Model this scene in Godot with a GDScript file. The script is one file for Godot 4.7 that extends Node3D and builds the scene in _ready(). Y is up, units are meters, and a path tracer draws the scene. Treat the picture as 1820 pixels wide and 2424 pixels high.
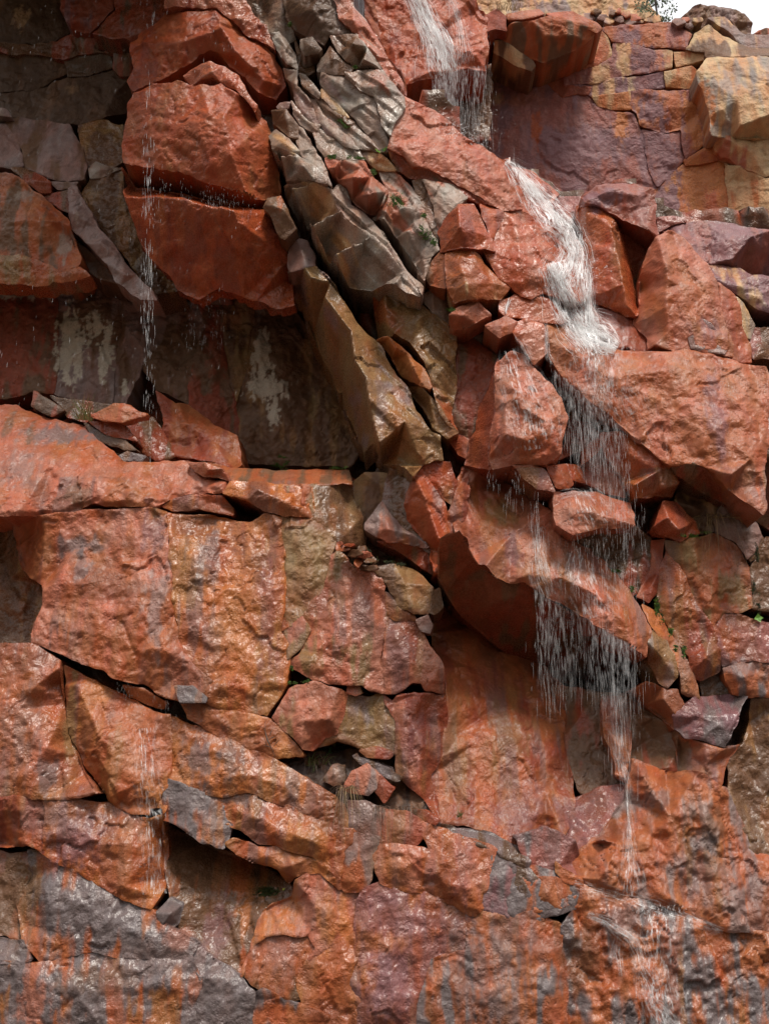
extends Node3D
# A wet red quarry cliff with a cascade. Cliff frame: x right, y up, z (called w) out of the cliff towards the viewer.

const CAM := Vector3(0.0, 2.0, 22.0)
const PITCH := 0.2094
const FOV := 38.0
const CELL := 0.021
const TILES := {"A": [0, 0], "B": [600, 0], "C": [1120, 0], "D": [0, 600], "E": [600, 600], "F": [1120, 600],
	"G": [0, 1200], "H": [600, 1200], "I": [1120, 1200], "J": [0, 1724], "K": [600, 1724], "L": [1120, 1724]}
const K := 0.42143
# base colours of the stone, linear
var COL := {
	"red": Color(0.41, 0.092, 0.034), "brick": Color(0.30, 0.07, 0.035), "rust": Color(0.40, 0.115, 0.042), "orange": Color(0.48, 0.16, 0.048),
	"pink": Color(0.46, 0.15, 0.085), "mauve": Color(0.29, 0.18, 0.155), "grey": Color(0.37, 0.275, 0.22), "slate": Color(0.175, 0.135, 0.132),
	"brown": Color(0.18, 0.092, 0.05), "olive": Color(0.30, 0.16, 0.068), "umber": Color(0.125, 0.07, 0.042), "purple": Color(0.24, 0.11, 0.115),
	"maroon": Color(0.30, 0.11, 0.09), "tan": Color(0.58, 0.35, 0.18), "cream": Color(0.60, 0.50, 0.39), "soil": Color(0.06, 0.034, 0.025)}

var n_big := FastNoiseLite.new()
var n_ridge := FastNoiseLite.new()
var n_chip := FastNoiseLite.new()
var n_fine := FastNoiseLite.new()
var n_warp := FastNoiseLite.new()
var n_col := FastNoiseLite.new()
var n_streak := FastNoiseLite.new()
var rng := RandomNumberGenerator.new()
var table := PackedFloat32Array()
var M := {}
var cliff: Node3D
var names := {}
var stains := []
var rock_no := 0
# how far out the stone reaches, on a 5 cm raster of the cliff
const RC := 0.05
const RU0 := -9.0
const RV0 := -3.0
const RNX := 360
const RNY := 400
var raster := PackedFloat32Array()
var rh := Vector3()
var tan_half := tan(deg_to_rad(FOV) / 2.0)

func nat(tile: String, x: float, y: float) -> Vector2:
	if tile == "N": return Vector2(x, y)
	return Vector2(TILES[tile][0] + x * K, TILES[tile][1] + y * K)

func unproject(p: Vector2, w: float) -> Vector3:
	var x := (p.x - 910.0) / 1212.0 * tan_half
	var y := (1212.0 - p.y) / 1212.0 * tan_half
	var d := Vector3(x, y * cos(PITCH) + sin(PITCH), y * sin(PITCH) - cos(PITCH))
	return CAM + d * ((w - CAM.z) / d.z)

func noise(n: FastNoiseLite, sd: int, freq: float, oct: int, type := FastNoiseLite.TYPE_SIMPLEX_SMOOTH, frac := FastNoiseLite.FRACTAL_FBM) -> void:
	n.seed = sd; n.noise_type = type; n.frequency = freq; n.fractal_type = frac; n.fractal_octaves = oct

func numbered(called: String) -> String:
	var c: int = names.get(called, 0)
	names[called] = c + 1
	return called if c == 0 else "%s_%03d" % [called, c]

func surf(u: float, v: float) -> float:
	var i := int((u - RU0) / RC)
	var j := int((v - RV0) / RC)
	if i < 0 or j < 0 or i >= RNX or j >= RNY: return -99.0
	return raster[j * RNX + i]

func surf_at(p: Vector2) -> Vector3:
	# the stone seen at a place of the cliff: walk along the line of sight until it meets the raster
	var w := 2.6
	var q := unproject(p, w)
	for k in 220:
		q = unproject(p, w)
		if surf(q.x, q.y) >= w: return q
		w -= 0.04
	return q

func fac(u: float, v: float, sd: int) -> float:
	# flat triangular facets between random heights
	var s := (u + v) * 0.36603
	var xs := u + s
	var ys := v + s
	var i := floori(xs)
	var j := floori(ys)
	var fx := xs - i
	var fy := ys - j
	var b := sd * 977
	var h00 := table[(i + j * 131 + b) & 16383]
	var h11 := table[(i + 1 + (j + 1) * 131 + b) & 16383]
	if fx > fy: return h00 * (1.0 - fx) + table[(i + 1 + j * 131 + b) & 16383] * (fx - fy) + h11 * fy
	return h00 * (1.0 - fy) + table[(i + (j + 1) * 131 + b) & 16383] * (fy - fx) + h11 * fx

# the lower wall as a whole: how far out it stands at a height of the survey
func wall_at(y: float) -> float:
	return 0.35 + (y - 1200.0) / 1224.0 * 1.05

func relief(u: float, v: float, o: float, rough: float, bed := 0.0) -> float:
	var a := u * 0.82 - v * 0.57
	var b := u * 0.57 + v * 0.82
	var wx := n_warp.get_noise_2d(u * 1.3 + o, v * 1.3) * 0.25
	var q := Vector2(a * 0.62 + o + wx, b + o * 1.7 - wx)
	var d := fac(q.x * 1.05, q.y * 1.05, 1) * 0.055
	d += fac(q.x * 2.6 + 5.0, q.y * 2.9, 2) * 0.034
	d += fac(u * 6.3 + o, v * 5.6, 3) * 0.020
	d += fac(v * 13.0 + o, u * 14.0, 4) * 0.0095
	d -= maxf(0.0, n_ridge.get_noise_2dv(q)) * 0.020
	d += n_fine.get_noise_2d(u + o, v) * 0.010 + n_fine.get_noise_2d(u * 2.7 + o, v * 2.3 + 5.0) * 0.006
	# flutes worn down the face, and bedding planes in the slabs
	d += fac(u * 4.2 + wx * 2.0 + o, v * 0.8, 10) * 0.026
	if bed > 0.0:
		d *= 0.5
		var al := u * 0.64 - v * 0.77
		var ac := u * 0.77 + v * 0.64
		# thin plates, each with a level and a tilt of its own, broken off at different lengths
		var pc := ac * 5.2 + fac(al * 0.7 + o, ac * 0.7, 11) * 0.55
		var pi := floori(pc)
		var pl := al * 1.15 + table[(pi * 29 + int(o)) & 16383] * 4.0 + fac(al * 3.0, ac * 3.0 + o, 12) * 0.12
		var pj := floori(pl)
		var hh := table[(pi * 57 + pj * 131 + int(o) * 7) & 16383]
		d += (hh * 0.055 - (pc - pi) * 0.035 + (pl - pj) * 0.02 + fac(al * 2.0 + o, ac * 13.0, 12) * 0.012) * bed
	# pieces spalled off along the two joint sets leave sharp low steps
	var ja := q.x * 1.5 + fac(q.x * 1.3, q.y * 1.3 + 3.0, 13) * 0.45
	var jb := q.y * 1.25 + fac(q.x * 1.3 + 8.0, q.y * 1.3, 14) * 0.45
	var jh := table[(floori(ja) * 173 + floori(jb) * 311 + int(o * 3.0)) & 16383]
	if absf(jh) > 0.35: d += jh * 0.030
	# split lines
	var c := absf(n_big.get_noise_2d(q.x * 1.9, q.y * 1.9 + 30.0))
	if c < 0.03 and n_warp.get_noise_2d(q.x * 1.1 + 9.0, q.y * 1.1) > 0.0: d -= 0.034 * (1.0 - c / 0.03)
	return d * rough

# One stone: outline x, y pairs in the coordinates of a tile of the survey, its face a plane at depth wc with slopes
# sx, sy (metres per hundred units), bent at inner points x, y, dw; edge = [index, dw, ...] moves outline points.
# The stones are noted first; then edges that touch are brought flush, as in bedrock that has only cracked; then built.
var noted := []
const LOOSE := ["loose_stone", "wedged_stone", "flat_stone", "thin_slab", "rubble_stone", "perched_boulder", "boulder", "rock_brow", "soil_ledge", "rock_beam"]

func rock(called: String, tile: String, ca: String, cb: String, wc: float, sx: float, sy: float, xy: Array, inner := [], opt := {}) -> void:
	var n := xy.size() / 2
	var lo := Vector2(1e9, 1e9)
	var hi := -lo
	for i in n:
		lo = lo.min(Vector2(xy[2 * i], xy[2 * i + 1])); hi = hi.max(Vector2(xy[2 * i], xy[2 * i + 1]))
	var mid := (lo + hi) / 2.0
	var dws := PackedFloat32Array(); dws.resize(n)
	var edge: Array = opt.get("edge", [])
	for i in edge.size() / 2: dws[edge[2 * i]] = edge[2 * i + 1]
	var join: float = opt.get("join", 0.75 if tile in ["J", "K", "L"] else 0.0)
	var kk := 1.0 if tile != "N" else 1.0 / K
	var raw := []
	for i in n:
		var x: float = xy[2 * i]
		var y: float = xy[2 * i + 1]
		var p := nat(tile, x, y)
		var w := lerpf(wc + (sx * (x - mid.x) + sy * (y - mid.y)) * kk / 100.0, wall_at(p.y), join) + dws[i]
		if tile != "N" and p.x <= 2: p.x = -380
		if p.x >= 1818: p.x = 2200
		if tile != "N" and p.y <= 2: p.y = -150
		if p.y >= 2422: p.y = 2640
		raw.append(Vector3(p.x, p.y, w))
	var out := PackedVector3Array()
	for i in n:
		var p0: Vector3 = raw[i]
		var p1: Vector3 = raw[(i + 1) % n]
		var m := maxi(1, int(Vector2(p1.x - p0.x, p1.y - p0.y).length() / 42.0))
		for k in m: out.append(p0.lerp(p1, float(k) / m))
	var soft := 0.3 if inner.size() == 3 else (0.5 if tile in ["J", "K", "L", "G", "H"] else 0.75)
	var ins := PackedVector3Array()
	for i in inner.size() / 3:
		var x: float = inner[3 * i]
		var y: float = inner[3 * i + 1]
		var p := nat(tile, x, y)
		var w := lerpf(wc + (sx * (x - mid.x) + sy * (y - mid.y)) * kk / 100.0, wall_at(p.y), join) + float(inner[3 * i + 2]) * soft
		ins.append(Vector3(p.x, p.y, w))
	noted.append({"called": called, "tile": tile, "ca": ca, "cb": cb, "out": out, "ins": ins, "opt": opt, "join": join})

func weld() -> void:
	var cells := {}
	for r in noted.size():
		if noted[r].called in LOOSE: continue
		var o: PackedVector3Array = noted[r].out
		for i in o.size():
			var p0 := o[i]
			var p1 := o[(i + 1) % o.size()]
			for k in 3:
				var q := p0.lerp(p1, k / 3.0)
				var key := Vector2i(int(floorf(q.x / 18.0)), int(floorf(q.y / 18.0)))
				if not cells.has(key): cells[key] = []
				cells[key].append([q, r])
	for r in noted.size():
		var d: Dictionary = noted[r]
		if d.called in LOOSE: continue
		var pull: float = d.opt.get("weld", 0.5 if d.tile in ["C", "G", "H", "I", "J", "K", "L", "D"] else 0.38)
		var o: PackedVector3Array = d.out
		var lim := 0.9 if d.tile in ["G", "H", "I", "J", "K", "L"] else 0.6
		var nw := o.duplicate()
		for i in o.size():
			var p := o[i]
			var sum := 0.0
			var cnt := 0
			var cx := int(floorf(p.x / 18.0))
			var cy := int(floorf(p.y / 18.0))
			for dx in 3:
				for dy in 3:
					for e in cells.get(Vector2i(cx + dx - 1, cy + dy - 1), []):
						if e[1] == r: continue
						var q: Vector3 = e[0]
						if absf(q.z - p.z) < lim and Vector2(q.x - p.x, q.y - p.y).length() < 17.0: sum += q.z; cnt += 1
			if cnt > 0: nw[i].z = lerpf(p.z, sum / cnt, pull)
		d["flush"] = nw
	for d in noted:
		if d.has("flush"): d.out = d.flush

func build_stone(d: Dictionary) -> void:
	rock_no += 1
	var called: String = d.called
	var tile: String = d.tile
	var ca: String = d.ca
	var cb: String = d.cb
	var opt: Dictionary = d.opt
	var join: float = d.join
	var n: int = d.out.size()
	var pts := PackedVector2Array()
	var ws := PackedFloat32Array()
	for p in d.out:
		var q := unproject(Vector2(p.x, p.y), p.z)
		pts.append(Vector2(q.x, q.y)); ws.append(p.z)
	var poly := pts.duplicate()
	for p in d.ins:
		var q := unproject(Vector2(p.x, p.y), p.z)
		pts.append(Vector2(q.x, q.y)); ws.append(p.z)
	var tri := Geometry2D.triangulate_delaunay(pts)
	# grid
	var b0 := Vector2(1e9, 1e9)
	var b1 := -b0
	for p in poly: b0 = b0.min(p); b1 = b1.max(p)
	var area := (b1.x - b0.x) * (b1.y - b0.y)
	var cell := CELL
	if area < 0.25: cell = 0.02
	b0 -= Vector2(0.12, 0.12); b1 += Vector2(0.12, 0.12)
	var nx := int((b1.x - b0.x) / cell) + 2
	var ny := int((b1.y - b0.y) / cell) + 2
	var lin := PackedFloat32Array(); lin.resize(nx * ny); lin.fill(-1000.0)
	for t in tri.size() / 3:
		var i0 := tri[3 * t]
		var i1 := tri[3 * t + 1]
		var i2 := tri[3 * t + 2]
		var p0 := pts[i0]
		var p1 := pts[i1]
		var p2 := pts[i2]
		var den := (p1.y - p2.y) * (p0.x - p2.x) + (p2.x - p1.x) * (p0.y - p2.y)
		if absf(den) < 1e-7: continue
		var x0 := maxi(0, int((minf(p0.x, minf(p1.x, p2.x)) - b0.x) / cell))
		var x1 := mini(nx - 1, int((maxf(p0.x, maxf(p1.x, p2.x)) - b0.x) / cell) + 1)
		var y0 := maxi(0, int((minf(p0.y, minf(p1.y, p2.y)) - b0.y) / cell))
		var y1 := mini(ny - 1, int((maxf(p0.y, maxf(p1.y, p2.y)) - b0.y) / cell) + 1)
		for j in range(y0, y1 + 1):
			var py := b0.y + j * cell
			for i in range(x0, x1 + 1):
				var px := b0.x + i * cell
				var a := ((p1.y - p2.y) * (px - p2.x) + (p2.x - p1.x) * (py - p2.y)) / den
				if a < -0.001: continue
				var b := ((p2.y - p0.y) * (px - p2.x) + (p0.x - p2.x) * (py - p2.y)) / den
				if b < -0.001 or a + b > 1.001: continue
				lin[j * nx + i] = a * ws[i0] + b * ws[i1] + (1.0 - a - b) * ws[i2]
	var sd := PackedFloat32Array(); sd.resize(nx * ny)
	var ww := PackedFloat32Array(); ww.resize(nx * ny)
	var off := float(rock_no) * 7.31
	var rough: float = opt.get("rough", 1.0)
	var bed: float = opt.get("bed", 1.0 if (tile == "B" or tile == "E") and called in ["rock_slab", "grey_block", "wedged_stone"] else (0.6 if called == "tusk_slab" else 0.0))
	var tight := -0.030 if join > 0.0 else -0.014
	var bev: float = opt.get("bevel", 0.014 if join > 0.0 else 0.022)
	var amp: float = opt.get("jag", 1.0) * minf(1.0, 0.35 + area * 0.6)
	var small := minf(1.0, 0.45 + area * 0.4)
	var far := cell * 1.6
	var reach := 0.13
	var wpx := PackedVector2Array(); wpx.resize(nx * ny)
	for j in ny:
		for i in nx:
			var p := b0 + Vector2(i, j) * cell
			wpx[j * nx + i] = p + Vector2(fac(p.x * 2.3, p.y * 2.3, 5) * 0.045 + fac(p.x * 8.0, p.y * 8.0, 6) * 0.016, fac(p.x * 2.3, p.y * 2.3, 7) * 0.045 + fac(p.x * 8.0, p.y * 8.0, 8) * 0.016) * amp
	var near := PackedFloat32Array(); near.resize(nx * ny); near.fill(reach * reach)
	var rimw := PackedFloat32Array(); rimw.resize(nx * ny)
	var pad := reach + 0.07
	for e in n:
		var pa := poly[e]
		var pb := poly[(e + 1) % n]
		var wa := ws[e]
		var wb := ws[(e + 1) % n]
		var il := 1.0 / maxf(pa.distance_to(pb), 1e-5)
		var x0 := maxi(0, int((minf(pa.x, pb.x) - pad - b0.x) / cell))
		var x1 := mini(nx - 1, int((maxf(pa.x, pb.x) + pad - b0.x) / cell) + 1)
		var y0 := maxi(0, int((minf(pa.y, pb.y) - pad - b0.y) / cell))
		var y1 := mini(ny - 1, int((maxf(pa.y, pb.y) + pad - b0.y) / cell) + 1)
		for j in range(y0, y1 + 1):
			for i in range(x0, x1 + 1):
				var id := j * nx + i
				var c := Geometry2D.get_closest_point_to_segment(wpx[id], pa, pb)
				var dd := c.distance_squared_to(wpx[id])
				if dd < near[id]:
					near[id] = dd
					rimw[id] = lerpf(wa, wb, c.distance_to(pa) * il)
	for j in ny:
		for i in nx:
			var id := j * nx + i
			var p := b0 + Vector2(i, j) * cell
			var inside := Geometry2D.is_point_in_polygon(wpx[id], poly)
			if not inside and near[id] >= reach * reach:
				sd[id] = -1.0
				continue
			var dist := sqrt(near[id])
			var gp := tight + 0.030 * maxf(0.0, n_warp.get_noise_2d(p.x * 1.7, p.y * 1.7 + 60.0))
			var s := dist - gp if inside else -dist - gp
			sd[id] = s
			if s < -far: continue
			var base := lin[id] if lin[id] > -999.0 else rimw[id]
			var bv := bev * (0.35 + 1.3 * maxf(0.0, n_warp.get_noise_2d(p.x * 2.1 + 20.0, p.y * 2.1)) + 0.5 * absf(fac(p.x * 7.0, p.y * 7.0, 9)))
			var k := clampf(s / bv, 0.0, 1.0)
			var fade := 0.55 + 0.45 * clampf(s / 0.12, 0.0, 1.0)
			var w := base + relief(p.x, p.y, off, rough, bed) * small * fade - bv * 0.7 * (1.0 - k)
			ww[id] = w
			if s > -0.01:
				var ri := int((p.x - RU0) / RC)
				var rj := int((p.y - RV0) / RC)
				if ri >= 0 and rj >= 0 and ri < RNX and rj < RNY and raster[rj * RNX + ri] < w: raster[rj * RNX + ri] = w
	# mesh: squares cut at the outline, and sides running back into the cliff
	var st := SurfaceTool.new()
	st.begin(Mesh.PRIMITIVE_TRIANGLES)
	var vid := {}
	var vpos := PackedVector3Array()
	var idx := PackedInt32Array()
	var rim := []
	var nn := nx * ny
	for j in ny - 1:
		for i in nx - 1:
			var c := [j * nx + i, j * nx + i + 1, (j + 1) * nx + i + 1, (j + 1) * nx + i]
			var cnt := 0
			for q in c:
				if sd[q] > 0.0: cnt += 1
			if cnt == 0: continue
			var loop := []
			var cut := []
			for q in 4:
				var a: int = c[q]
				var b: int = c[(q + 1) % 4]
				if sd[a] > 0.0:
					if not vid.has(a):
						vid[a] = vpos.size()
						vpos.append(Vector3(b0.x + (a % nx) * cell, b0.y + (a / nx) * cell, ww[a]))
					loop.append(vid[a])
				if (sd[a] > 0.0) != (sd[b] > 0.0):
					var key := nn + mini(a, b) * 2 + (0 if absi(a - b) == 1 else 1)
					if not vid.has(key):
						var t := sd[a] / (sd[a] - sd[b])
						var A := Vector3(b0.x + (a % nx) * cell, b0.y + (a / nx) * cell, ww[a])
						var B := Vector3(b0.x + (b % nx) * cell, b0.y + (b / nx) * cell, ww[b])
						vid[key] = vpos.size()
						vpos.append(A.lerp(B, t))
					loop.append(vid[key])
					cut.append(vid[key] if sd[a] > 0.0 else -1 - vid[key])
			for q in range(1, loop.size() - 1):
				idx.append_array(PackedInt32Array([loop[0], loop[q + 1], loop[q]]))
			if cut.size() == 2:
				var p0: int = cut[0] if cut[0] >= 0 else cut[1]
				var p1: int = -1 - (cut[1] if cut[1] < 0 else cut[0])
				rim.append([p0, p1])
	var A4: Color = COL[ca]
	var B4: Color = COL[cb]
	var bias: float = opt.get("mix", 0.0) - (1.2 if bed > 0.0 else 0.0)
	st.set_smooth_group(0)
	for v in vpos:
		st.set_color(tint(v, A4, B4, bias, off)); st.add_vertex(v)
	for q in idx: st.add_index(q)
	var thick: float = opt.get("thick", 1.3)
	st.set_smooth_group(1)
	var base_id := vpos.size()
	var ring := {}
	var steps := 5
	for e in rim:
		for q in 2:
			var a: int = e[q]
			if ring.has(a): continue
			ring[a] = base_id
			var v := vpos[a]
			for k in steps:
				var f := float(k) / (steps - 1)
				var w := v.z - thick * f * f
				var jt := n_ridge.get_noise_3d(v.x * 1.5, v.y * 1.5, w * 1.5 + off) * 0.05 * f
				var vv := Vector3(v.x + jt, v.y + jt, w)
				st.set_color(tint(vv, A4, B4, bias, off)); st.add_vertex(vv)
			base_id += steps
	for e in rim:
		var a: int = ring[e[0]]
		var b: int = ring[e[1]]
		for k in steps - 1:
			for q in [a + k, b + k, a + k + 1, b + k, b + k + 1, a + k + 1]: st.add_index(q)
	st.generate_normals()
	var o := MeshInstance3D.new()
	o.mesh = st.commit()
	o.material_override = M[opt.get("mat", "moist" if rock_no % 2 == 0 else "wet")]
	if opt.has("label"):
		o.name = numbered(called)
		add_child(o)
		o.set_meta("label", opt.label); o.set_meta("category", opt.get("cat", "rock"))
		if opt.has("group"): o.set_meta("group", opt.group)
	else:
		o.name = called
		cliff.add_child(o, true)

func tint(v: Vector3, a: Color, b: Color, bias: float, off: float) -> Color:
	var st := n_streak.get_noise_2d(v.x * 3.4, v.y * 0.55 + v.z * 0.3)
	if bias < -0.9: bias += 1.0; st = n_streak.get_noise_2d((v.x * 0.77 + v.y * 0.64) * 3.4, (v.x * 0.64 - v.y * 0.77) * 0.6)
	var t := n_col.get_noise_3d(v.x * 0.8 + off * 0.1, v.y * 0.8, v.z * 0.8) * 1.3 + st * 1.0 + bias
	var c := a.lerp(b, smoothstep(0.0, 0.42, t))
	var g := n_col.get_noise_3d(v.x * 4.0, v.y * 4.0, v.z * 4.0 + 40)
	c = c * (1.0 + 0.30 * g)
	# iron and clay in the stone shift its hue from place to place
	var hu := n_col.get_noise_3d(v.x * 1.9 + 70.0, v.y * 1.3, v.z * 1.6) + 0.6 * n_streak.get_noise_2d(v.x * 5.0 + 33.0, v.y * 0.9)
	hu *= smoothstep(0.08, 0.34, c.r)
	c.g *= 0.97 + 0.32 * clampf(hu, -0.7, 0.8)
	c.b *= 0.95 + 0.45 * clampf(hu, -0.7, 0.8)
	# mineral runs that came down the lower wall with the water
	if c.r > 0.2 and v.z > -1.6:
		var warm := smoothstep(0.2, 0.3, c.r) * (1.0 if v.y < 7.2 else 0.35)
		var mk := 0.25 + 0.75 * smoothstep(-0.15, 0.25, n_col.get_noise_2d(v.x * 0.45 + off * 0.2, v.y * 0.45))
		var s1 := n_streak.get_noise_2d(v.x * 1.9 + 7.0 + off * 0.31, v.y * 0.30) + 0.35 * n_streak.get_noise_2d(v.x * 9.0, v.y * 0.8 + 12.0)
		c = c.lerp(Color(0.20, 0.125, 0.115), 0.6 * mk * warm * smoothstep(0.08, 0.34, s1))
		var s2 := n_streak.get_noise_2d(v.x * 1.3 + 91.0 + off * 0.23, v.y * 0.3 + 5.0) + 0.35 * n_streak.get_noise_2d(v.x * 8.0 + 40.0, v.y * 0.7)
		c = c.lerp(Color(0.30, 0.15, 0.05), 0.5 * mk * warm * smoothstep(0.10, 0.36, s2))
		var s3 := n_col.get_noise_3d(v.x * 0.9 + 11.0, v.y * 0.9, v.z + 23.0)
		c = c.lerp(Color(0.22, 0.07, 0.035), 0.6 * warm * smoothstep(0.12, 0.35, s3))
	for s in stains:
		var du: float = (v.x - s.c.x) / s.r.x
		if absf(du) > 1.5: continue
		var dv: float = (v.y - s.c.y) / s.r.y
		if absf(dv) > 1.5: continue
		if absf(v.z - s.c.z) > 0.9: continue
		var q := 1.0 - sqrt(du * du + dv * dv) + n_streak.get_noise_2d(v.x * 7.0, v.y * 1.1) * 0.75 + n_col.get_noise_2d(v.x * 5.0, v.y * 5.0) * 0.55 + n_fine.get_noise_2d(v.x * 1.6, v.y * 1.6) * (0.45 if s.hard > 2.4 else 0.1)
		c = c.lerp(s.col, clampf(q * s.hard * (1.5 if s.hard > 2.4 else 1.1), 0.0, 1.0) * s.k)
	return c

# a mineral stain on the stone, noted before the stone is built: centre and half sizes in the survey, depth of the face there
func stain(tile: String, x: float, y: float, rx: float, ry: float, w: float, col: String, k: float, hard := 2.0) -> void:
	var q := unproject(nat(tile, x, y), w)
	stains.append({"c": q, "r": Vector2(rx * K / 158.0, ry * K / 158.0), "col": COL[col], "k": k, "hard": hard})

func build_stains() -> void:
	# pale lime crusts on the wall of the hollow
	stain("D", 415, 530, 111, 250, -2.75, "cream", 1.0, 3.0)
	stain("D", 560, 430, 66, 105, -2.75, "cream", 1.0, 3.0)
	stain("D", 605, 590, 41, 224, -2.75, "cream", 1.0, 3.0)
	stain("D", 775, 500, 45, 150, -2.75, "mauve", 0.9, 2.0)
	stain("D", 705, 770, 32, 66, -2.65, "cream", 1.0, 3.0)
	stain("D", 100, 235, 254, 59, -2.85, "cream", 1.0, 2.5)
	stain("D", 1470, 590, 74, 198, -2.95, "cream", 1.0, 3.0)
	stain("D", 1510, 770, 134, 92, -2.85, "cream", 1.0, 3.0)
	stain("D", 1540, 890, 41, 105, -2.75, "cream", 1.0, 3.0)
	stain("D", 1460, 340, 35, 70, -3.05, "grey", 0.8, 3.0)
	stain("D", 130, 480, 170, 230, -2.65, "brick", 0.8, 1.6)
	stain("D", 1100, 760, 40, 130, -2.75, "brick", 0.8, 2.0)
	stain("D", 1210, 560, 60, 230, -2.95, "brick", 0.7, 2.0)
	stain("A", 130, 120, 55, 80, -2.6, "tan", 0.5, 2.5)
	stain("A", 400, 500, 60, 45, -2.4, "tan", 0.3, 2.0)
	stain("A", 360, 1370, 50, 130, -1.2, "grey", 0.8, 2.0)
	stain("A", 120, 1090, 60, 50, -1.2, "grey", 0.7, 2.0)
	# grey and violet runs on the shelf wall
	stain("D", 330, 1010, 260, 90, -0.6, "slate", 0.75, 1.6)
	stain("D", 120, 1200, 150, 170, 0.0, "mauve", 0.6, 1.4)
	stain("D", 30, 960, 40, 120, -0.5, "brown", 0.7, 2.0)
	stain("D", 170, 980, 25, 110, -0.5, "brown", 0.7, 2.5)
	stain("D", 430, 1340, 80, 80, 0.3, "brown", 0.6, 2.0)
	stain("G", 420, 210, 150, 60, 0.4, "slate", 0.7, 1.8)
	stain("G", 460, 330, 60, 110, 0.4, "slate", 0.6, 2.0)
	stain("G", 850, 110, 90, 150, 0.5, "purple", 0.6, 1.8)
	stain("G", 880, 560, 75, 300, 0.6, "mauve", 0.75, 1.6)
	stain("G", 1170, 280, 75, 260, 0.6, "slate", 0.6, 1.6)
	stain("G", 1190, 720, 70, 200, 0.7, "mauve", 0.5, 1.6)
	stain("G", 1500, 620, 80, 420, 0.5, "purple", 0.5, 1.5)
	stain("G", 1340, 500, 110, 500, 0.6, "orange", 0.6, 1.3)
	stain("G", 1560, 400, 30, 400, 0.5, "rust", 0.7, 1.3)
	stain("G", 110, 1250, 120, 280, 1.0, "mauve", 0.5, 1.5)
	stain("G", 240, 1490, 60, 130, 1.1, "slate", 0.6, 2.0)
	stain("G", 410, 1150, 40, 320, 0.6, "olive", 0.9, 1.6)
	stain("G", 1120, 1400, 110, 150, 0.9, "slate", 0.7, 1.6)
	stain("G", 1310, 1420, 70, 150, 1.0, "slate", 0.55, 1.6)
	stain("J", 420, 620, 160, 200, 1.0, "purple", 0.75, 1.5)
	stain("J", 1170, 500, 50, 160, 1.1, "slate", 0.7, 1.6)
	stain("J", 1350, 400, 110, 35, 1.1, "slate", 0.7, 1.8)
	stain("J", 1210, 1130, 90, 150, 1.1, "purple", 0.6, 1.5)
	stain("J", 1370, 1040, 50, 190, 1.1, "orange", 0.8, 1.4)
	stain("J", 170, 900, 80, 220, 0.9, "olive", 0.6, 1.5)
	stain("J", 420, 1050, 220, 150, 1.0, "slate", 0.65, 1.5)
	stain("J", 700, 1060, 160, 90, 1.1, "slate", 0.7, 1.5)
	stain("J", 1010, 1180, 80, 60, 1.1, "pink", 0.6, 1.6)
	stain("J", 200, 1500, 90, 240, 1.2, "pink", 0.7, 1.6)
	stain("J", 540, 1390, 220, 80, 1.2, "brown", 0.6, 1.5)
	stain("K", 230, 310, 50, 110, 1.0, "slate", 0.6, 1.8)
	stain("K", 760, 1400, 150, 220, 1.2, "purple", 0.7, 1.5)
	stain("K", 740, 1200, 170, 60, 1.2, "orange", 0.5, 1.6)
	stain("K", 920, 1250, 30, 260, 1.2, "red", 0.6, 1.6)
	stain("K", 820, 770, 90, 70, 1.1, "orange", 0.5, 1.5)
	stain("K", 1180, 780, 60, 200, 1.1, "purple", 0.4, 1.5)
	stain("H", 1150, 1500, 90, 200, 0.4, "olive", 0.4, 1.4)
	# upper right wall
	stain("C", 560, 850, 300, 220, -4.35, "purple", 1.0, 2.2)
	stain("C", 260, 800, 120, 160, -4.35, "maroon", 0.6, 1.3)
	stain("C", 350, 700, 40, 160, -4.35, "red", 1.0, 2.2)
	stain("C", 1000, 600, 120, 140, -4.2, "purple", 1.0, 2.2)
	stain("C", 1080, 900, 120, 260, -4.25, "purple", 1.0, 2.2)
	stain("C", 1090, 1150, 130, 200, -4.2, "purple", 1.0, 2.2)
	stain("C", 1200, 600, 60, 120, -4.2, "orange", 1.0, 2.2)
	stain("C", 700, 440, 60, 40, -4.3, "tan", 0.7, 1.5)
	stain("C", 880, 200, 90, 60, -4.3, "purple", 1.0, 2.2)
	stain("C", 1500, 520, 60, 60, -3.4, "orange", 0.4, 1.6)
	stain("C", 830, 700, 60, 160, -4.3, "orange", 1.0, 2.2)
	stain("C", 960, 330, 120, 120, -4.3, "purple", 1.0, 2.2)
	stain("C", 1250, 720, 80, 230, -4.2, "orange", 1.0, 2.2)
	stain("C", 1290, 1000, 110, 200, -4.0, "orange", 1.0, 2.2)
	stain("C", 1350, 1150, 60, 150, -4.0, "red", 1.0, 2.2)
	stain("C", 1590, 400, 60, 150, -3.3, "slate", 0.6, 1.5)
	stain("C", 250, 540, 190, 60, -4.2, "rust", 0.4, 1.3)
	stain("C", 130, 520, 60, 50, -4.2, "tan", 0.6, 1.3)
	# slabs
	stain("C", 710, 1110, 110, 90, -0.5, "purple", 0.95, 2.0)
	stain("J", 300, 500, 260, 120, 1.05, "mauve", 0.45, 1.3)
	stain("J", 100, 1000, 160, 300, 0.8, "brown", 0.5, 1.2)
	stain("J", 1000, 1300, 300, 160, 1.2, "mauve", 0.4, 1.2)
	stain("J", 1560, 1250, 160, 160, 1.2, "mauve", 0.45, 1.2)
	stain("K", 300, 1000, 160, 120, 1.1, "mauve", 0.35, 1.2)
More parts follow.
